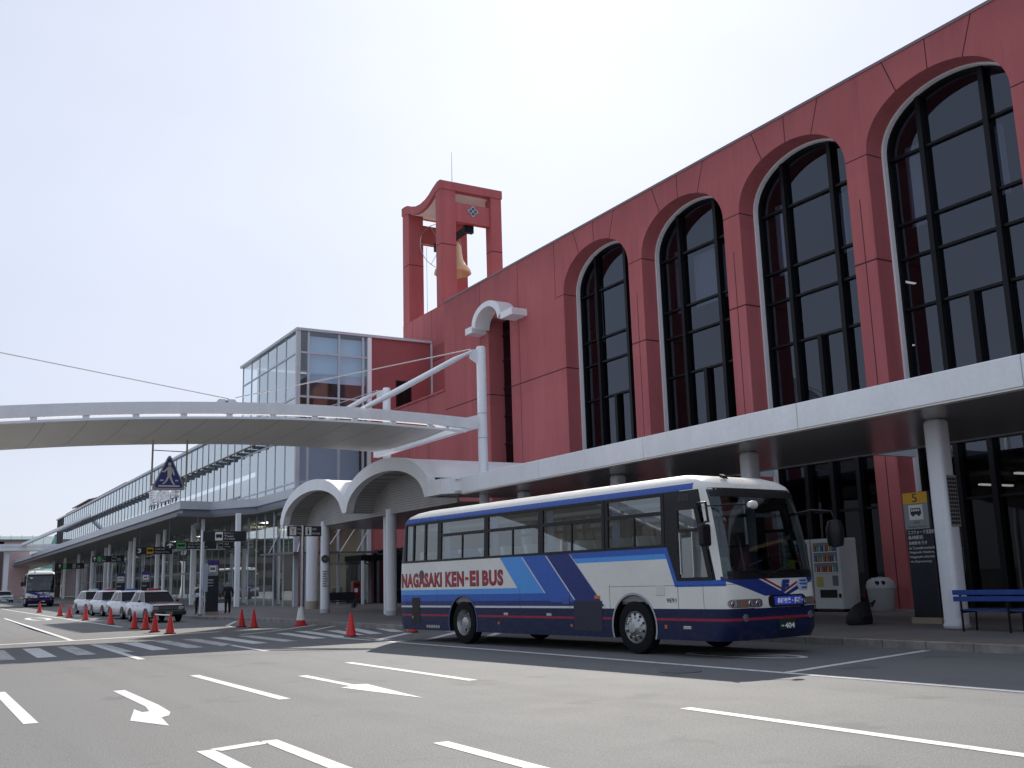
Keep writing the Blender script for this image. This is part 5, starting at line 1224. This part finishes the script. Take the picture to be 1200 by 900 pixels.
    for a in range(7):
        th = PI/2*a/6; rr.append([(k*(.004+(-.088 if True else 0)*0+.098*math.sin(th)*math.cos(f)*-1 if False else k*0+k*(.006+.094*math.sin(th)*math.cos(f))), k*.086*math.sin(th)*math.sin(f), k*(1.612+.098*math.cos(th)-(.06*max(0, -math.cos(f))*math.sin(th)))) for f in [2*PI*b/16 for b in range(17)]])
    m.grid([[(p_[0]-.012*k, p_[1], p_[2]) for p_ in r] for r in rr]); m.build('hair', hair, t, True, smooth=True)
    for s in (-1, 1):
        m = MB(); m.lathe((.094*k, s*.032*k, 1.605*k), [(0, -.008), (.009, 0), (0, .008)], 8, 'x'); m.build('eye', TXTK, t, True)
        m = MB(); m.lathe((.01*k, s*.083*k, 1.59*k), [(0, -.012), (.022, -.004), (.024, .004), (0, .010)], 10, 'y'); m.build('ear', SKIN, t, True, smooth=True)
    m = MB(); m.box(.082*k, .094*k, -.022*k, .022*k, 1.528*k, 1.536*k); m.build('mouth', newmat('lips', (.3, .12, .1), .6) if 'lips' not in bpy.data.materials else bpy.data.materials['lips'], t, True)
    if vest:
        m = MB(); 
        for z, a, b in ((.98, .165, .128), (1.1, .16, .122), (1.28, .19, .132), (1.40, .13, .09)): pass
        rows = [[(k*b*math.cos(f), k*a*math.sin(f), k*z) for f in [2*PI*q/20 for q in range(21)]] for z, a, b in ((.96, .172, .132), (1.1, .166, .126), (1.26, .188, .136), (1.37, .15, .105), (1.42, .09, .07))]
        m.grid(rows); m.build('vest', vest, t, True, smooth=True)
    return t
DK = newmat('dark_suit', (.012, .012, .015), .8); NV = newmat('navy_cloth', (.015, .018, .032), .8); SH = newmat('white_shirt', (.55, .58, .62), .8); BLK = newmat('shoe_black', (.01, .01, .01), .4)
GH = newmat('grey_hair', (.28, .27, .26), .8); BH = newmat('black_hair', (.012, .01, .01), .6)
person('person', 'person in dark vest, white sleeves and dark trousers left of the slim sign pole', (13.86, 57.9, .20), rad(-120), [SKIN, SH, DK, BLK], BH, {'elbowr': (-.06, -.30, 1.12), 'wristr': (.12, -.26, 1.02), 'footl': .05}, 1.72, vest=NV)
person('person', 'person in a dark suit half hidden between the sign pole and purple topped pillar', (13.95, 56.5, .19), rad(-40), [SKIN, DK, DK, BLK], BH, {'elbowl': (.05, .27, 1.12), 'wristl': (.2, .15, 1.02)}, 1.68)
person('person', 'grey haired person in a black suit standing right of the purple topped pillar', (15.3, 57.3, .20), rad(85), [SKIN, DK, DK, BLK], GH, {'elbowl': (-.03, .29, 1.12), 'wristl': (.12, .22, .98), 'elbowr': (-.02, -.29, 1.12), 'wristr': (.1, -.26, .95), 'footr': .04}, 1.70)

# ------------------------------------------------------------------ stop pillars
def pillar(name, label, x0, x1, y0, y1, z0, h, band, rows, num, rot=0, grp='bus stop pillars'):
    t = thing(name, label, 'sign', ((x0+x1)/2, (y0+y1)/2, z0), rot, grp); hx, hy = (x1-x0)/2, (y1-y0)/2
    x0, x1, y0, y1, z0 = -hx, hx, -hy, hy, 0.
    m = MB(); m.box(x0-.04, x1+.04, y0-.06, y1+.06, z0-.1, z0+.14); m.build('plinth', worn('plinth_tan', (.36, .28, .21), .8), t, True)
    m = MB(); m.box(x0, x1, y0, y1, z0+.14, z0+h); m.build('post', worn('pillar_navy', (.018, .021, .032), .4, .2), t, True, bevel=.015)
    m = MB(); m.box(x0+.003, x1-.05, y0-.008, y0-.001, z0+h*.91, z0+h-.01); b = m.build('number_band', band, t, True)
    m = MB(); put_text(m, num, ((x0+x1)/2-.10, y0-.012, z0+h*.922), (1, 0, 0), (0, 0, 1), .14, h*.065, .0); m.build('number', TXTK, b, True)
    m = MB(); m.box(x0+.003, x1-.05, y0-.008, y0-.001, z0+h*.715, z0+h*.908); g_ = m.build('grey_panel', LGR, t, True)
    w_ = x1-x0; cx = (x0+x1-.05)/2; m = MB(); m.box(cx-w_*.27, cx+w_*.27, y0-.012, y0-.009, z0+h*.785, z0+h*.90); pf = m.build('pictogram_field', TXTW, g_, True)
    m = MB(); zb = z0+h*.825; m.prism([(cx-w_*.2, y0-.013, zb), (cx+w_*.2, y0-.013, zb), (cx+w_*.2, y0-.013, zb+h*.028), (cx+w_*.17, y0-.013, zb+h*.05), (cx-w_*.2, y0-.013, zb+h*.05)], (0, -.004, 0))
    for q in (-.11, .11): m.lathe((cx+w_*q, y0-.016, zb), [(0, 0), (w_*.055, 0), (w_*.055, .003), (0, .003)], 12, 'y')
    gl = m.build('bus_glyph', TXTK, pf, True)
    m = MB()
    for q in range(4): m.box(cx-w_*.17+q*w_*.085, cx-w_*.11+q*w_*.085, y0-.020, y0-.0175, zb+h*.026, zb+h*.042)
    m.build('glyph_window', TXTW, gl, True)
    m = MB(); put_text(m, '県営', (cx-.08, y0-.012, z0+h*.755), (1, 0, 0), (0, 0, 1), .16, .06); put_text(m, 'Nagasaki ken-ei', (cx-.26, y0-.012, z0+h*.722), (1, 0, 0), (0, 0, 1), .52, .06); m.build('caption', TXTK, g_, True)
    m = MB()
    for s, z, a, hh in rows: put_text(m, s, (x0+.05, y0-.004, z0+h*z), (1, 0, 0), (0, 0, 1), a, hh, .005)
    m.build('destination_lettering', TXTW, t, True)
    return t
pillar('stop_pillar', 'tall navy stop pillar with yellow band numbered 5 beside the front white post', 20.46, 21.20, 16.18, 16.36, .22, 3.08, YEL,
       [('ココウォーク茂里町', .675, .76, .095), ('長崎駅前', .635, .42, .095), ('(浦上経由)', .643, .30, .055), ('長崎新地 行き', .595, .52, .085), ('for Cocowalk-morimachi', .560, .72, .065), ('Nagasaki Station,', .525, .70, .065), ('Nagasaki-shinchi', .490, .68, .065), ('via Expressway', .455, .60, .065)], '5', rad(-90))
PUR = newmat('purple_band', (.05, .03, .20), .45)
pillar('stop_pillar', 'navy stop pillar with purple band standing between the people at the kerb', 13.86, 14.5, 56.2, 56.5, .2, 2.85, PUR, [('長崎駅前', .62, .3, .08), ('佐世保 行', .57, .3, .08), ('Limousine', .52, .3, .06)], '2')
pillar('stop_pillar', 'purple topped stop pillar beyond the roof of the second taxi', 14.5, 15.1, 77.5, 77.8, sw(14.5, 77), 2.6, PUR, [('佐世保', .6, .3, .08)], '3')
pillar('stop_pillar', 'navy topped stop pillar beyond the roof of the third taxi', 14.3, 14.95, 86.5, 86.8, sw(14.5, 86), 2.6, newmat('navy_band', (.02, .03, .10), .45), [('島原', .6, .3, .08)], '4')
t = thing('kerb_post', 'pale blue grey slim board on a post beside the purple topped pillar', 'sign', (13.4, 55.2, .19))
m = MB(); m.tube([(13.55, 55.3, .19), (13.55, 55.3, 1.5)], .03, 8); m.build('post', GREYM, t)
m = MB(); m.box(13.42, 13.68, 55.27, 55.31, 1.4, 2.85); m.build('panel', newmat('pale_blue_board', (.36, .40, .46), .5), t)

# ------------------------------------------------------------------ vending machines, bin, bag, bench
def vending(y0, label):
    t = thing('vending_machine', label, 'vending machine', (24.6, y0+.55, sw(24.5, 20)), 0, 'vending machines by the red pier')
    z = sw(24.5, 20); x0, x1, y1 = 24.25, 25.02, y0+1.12
    m = MB(); m.box(x0, x1, y0, y1, z+.08, z+2.2); m.build('cabinet', worn('machine_white', (.55, .56, .57), .4, .08, 1.5), t, bevel=.03, seg=2)
    m = MB(); m.box(x0-.01, x0-.001, y0+.10, y1-.10, z+1.15, z+2.08); wn = m.build('display_window', newmat('display_back', (.16, .20, .20), .5), t)
    for r in range(3):
        m = MB(); m.box(x0-.05, x0-.011, y0+.10, y1-.10, z+1.16+r*.31, z+1.185+r*.31); m.build('display_shelf', TXTW, wn)
        for k in range(9):
            col = random.choice([(.45, .05, .04), (.5, .32, .05), (.05, .25, .12), (.06, .10, .35), (.45, .45, .42), (.28, .10, .05), (.1, .35, .4)])
            nm = 'can_%d' % int(sum(c*q for c, q in zip(col, (100, 10, 1))))
            mt = bpy.data.materials.get(nm) or newmat(nm, col, .35)
            m = MB(); yk = y0+.16+k*.095; m.lathe((x0-.035, yk, z+1.187+r*.31), [(0, 0), (.03, 0), (.03, .13), (.018, .16), (.018, .19), (0, .19)], 10); m.build('drink', mt, wn, smooth=True)
    m = MB(); m.box(x0-.015, x0-.001, y0+.2, y1-.25, z+.42, z+.66); m.build('delivery_flap', BLACK, t, bevel=.005)
    m = MB(); m.box(x0-.012, x0-.001, y0+.12, y0+.34, z+.78, z+1.08); m.build('coin_panel', DGREY, t, bevel=.004)
    m = MB(); m.box(x0-.012, x0-.001, y1-.4, y1-.15, z+.75, z+1.05); m.build('price_sheet', YEL if False else newmat('yellow_sheet', (.45, .38, .06), .6), t)
    m = MB(); m.box(x0-.012, x0-.001, y0+.05, y0+.14, z+.42, z+.54); m.build('lock', BLACK, t)
    m = MB(); m.box(x0+.05, x1-.05, y0+.05, y1-.05, z, z+.08); m.build('foot', BLACK, t)
    return t
vending(21.95, 'white drinks machine with blank side panel right behind the front of the coach')
vending(23.12, 'second drinks machine mostly hidden behind the coach windscreen')
t = thing('litter_bin', 'rounded grey litter bin with domed lid beside the red pier', 'bin', (25.0, 21.2, sw(25, 21)))
z = sw(25, 21); m = MB(); m.lathe((25.05, 21.2, z), [(.30, 0), (.33, .05), (.40, .62), (.40, .66)], 28); m.build('drum', worn('bin_grey', (.36, .37, .37), .5, .12), t, smooth=True)
m = MB(); m.lathe((25.05, 21.2, z), [(.42, .66), (.42, .74), (.37, .88), (.24, .97), (0, 1.0)], 28); ld = m.build('domed_lid', worn('bin_lid', (.44, .45, .45), .45, .1), t, smooth=True)
for dy in (-.12, .12):
    m = MB(); a = math.atan2(-.6, -.75)+dy*1.8; c0 = Vector((25.05+.38*math.cos(a), 21.2+.38*math.sin(a), z+.82)); m.lathe(tuple(c0), [(0, -.03), (.065, -.03), (.065, .03), (0, .03)], 12, 'x'); m.build('opening', BLACK, ld)
t = thing('backpack', 'black slumped backpack standing on the pavement in front of the drinks machine', 'bag', (19.9, 17.55, .2))
z = .21; m = MB(); rows = []
for h, a, b, dx in ((0, .33, .22, 0), (.06, .37, .25, 0), (.2, .35, .24, -.01), (.34, .28, .20, .03), (.45, .2, .15, .09), (.52, .1, .08, .15), (.54, .03, .03, .17)):
    rows.append([(19.9+dx+a*math.cos(q)*(1+.07*math.sin(3*q+h*9)), 17.55+b*math.sin(q)*(1+.08*math.cos(2*q+h*5)), z+h) for q in [2*PI*k/20 for k in range(21)]])
m.grid(rows); m.face(*rows[0][:-1]); bk = m.build('sack', newmat('black_nylon', (.008, .008, .010), .75), t, smooth=True)
m = MB(); m.tube([(20.0, 17.35, z+.45), (20.18, 17.33, z+.52), (20.26, 17.36, z+.56), (20.2, 17.42, z+.40)], .025, 6); m.build('strap', newmat('black_strap', (.01, .01, .01), .7), t, smooth=True)
m = MB(); m.lathe((19.86, 17.31, z+.2), [(0, -.16), (.05, -.14), (.07, 0), (.05, .14), (0, .16)], 10, 'x'); m.build('pocket', bpy.data.materials['black_nylon'], t, smooth=True)
t = thing('bench', 'blue slatted bench on dark legs with its back to the road', 'bench', (18.9, 12.9, .19))
BL = worn('bench_blue', (.03, .075, .30), .4, .15, 3)
for z0, z1, x in ((.93, 1.03, 18.74), (.80, .90, 18.75)):
    m = MB(); m.box(x, x+.035, 11.6, 14.05, z0, z1); m.build('back_slat', BL, t, bevel=.008)
for k in range(3):
    m = MB(); m.box(18.86+k*.14, 18.98+k*.14, 11.6, 14.0, .60, .635); m.build('seat_slat', BL, t, bevel=.008)
for y in (11.8, 12.85, 13.9):
    m = MB(); m.tube([(18.79, y, .19), (18.79, y, .98)], .022, 8); m.tube([(18.79, y, .585), (19.25, y, .585), (19.22, y, .19)], .022, 8); m.build('leg', BLACK, t, smooth=True)
# far little things by the entrance
t = thing('post_box', 'red post box in front of the dark glass by the entrance', 'post box', (22.7, 57.2, .3))
m = MB(); m.box(22.5, 22.95, 57.0, 57.4, .75, 1.75); m.build('box', newmat('post_red', (.16, .014, .014), .5), t, bevel=.05, seg=2)
m = MB(); m.box(22.66, 22.8, 57.12, 57.28, .3, .75); m.build('stand', DGREY, t)
m = MB(); m.box(22.55, 22.9, 56.985, 56.999, 1.5, 1.56); m.build('slot', BLACK, t)
m = MB(); m.box(22.58, 22.78, 56.985, 56.999, 1.12, 1.34); m.build('notice', TXTW, t)
t = thing('waiting_bench', 'dark blue waiting bench in shadow behind the slim white columns', 'bench', (20.6, 55, .25))
m = MB(); m.box(20.0, 22.0, 55.0, 55.5, .62, .68); m.build('seat', NV, t); m = MB(); m.box(20.0, 22.0, 55.5, 55.56, .7, 1.15); m.build('back', NV, t)
for x in (20.2, 21.8): m = MB(); m.box(x, x+.06, 55.05, 55.5, .22, .62); m.build('leg', BLACK, t)
t = thing('planter', 'white planter with low dark shrub behind the black suited person', 'planter', (16.6, 63.2, .25))
m = MB(); m.box(15.9, 17.0, 63.0, 63.5, sw(16, 63), sw(16, 63)+.45); m.build('tub', WHITEP, t, bevel=.02)
m = MB()
for k in range(420):
    c0 = Vector((random.uniform(15.9, 17.0), random.uniform(63.0, 63.5), sw(16, 63)+.42+random.random()**1.3*.55)); d = Vector((random.gauss(0, 1), random.gauss(0, 1), random.gauss(0, .6))).normalized()*.09; e = d.cross(Vector((random.random(), random.random(), 1))).normalized()*.03
    m.face(c0, c0+d*.5+e, c0+d, c0+d*.5-e)
m.build('leaves', newmat('shrub_leaf', (.035, .07, .02), .6), t, weld=False)
t = thing('security_camera', 'small dark dome camera under the eave corner above the boards', 'camera', (17.2, 72.6, 6))
m = MB(); m.tube([(17.2, 72.7, 6.55), (17.2, 72.7, 6.1)], .05, 8); m.build('stem', DGREY, t); m = MB(); m.lathe((17.2, 72.7, 5.85), [(0, -.28), (.2, -.2), (.27, 0), (.27, .2), (0, .26)], 16); m.build('dome', DGREY, t, smooth=True)
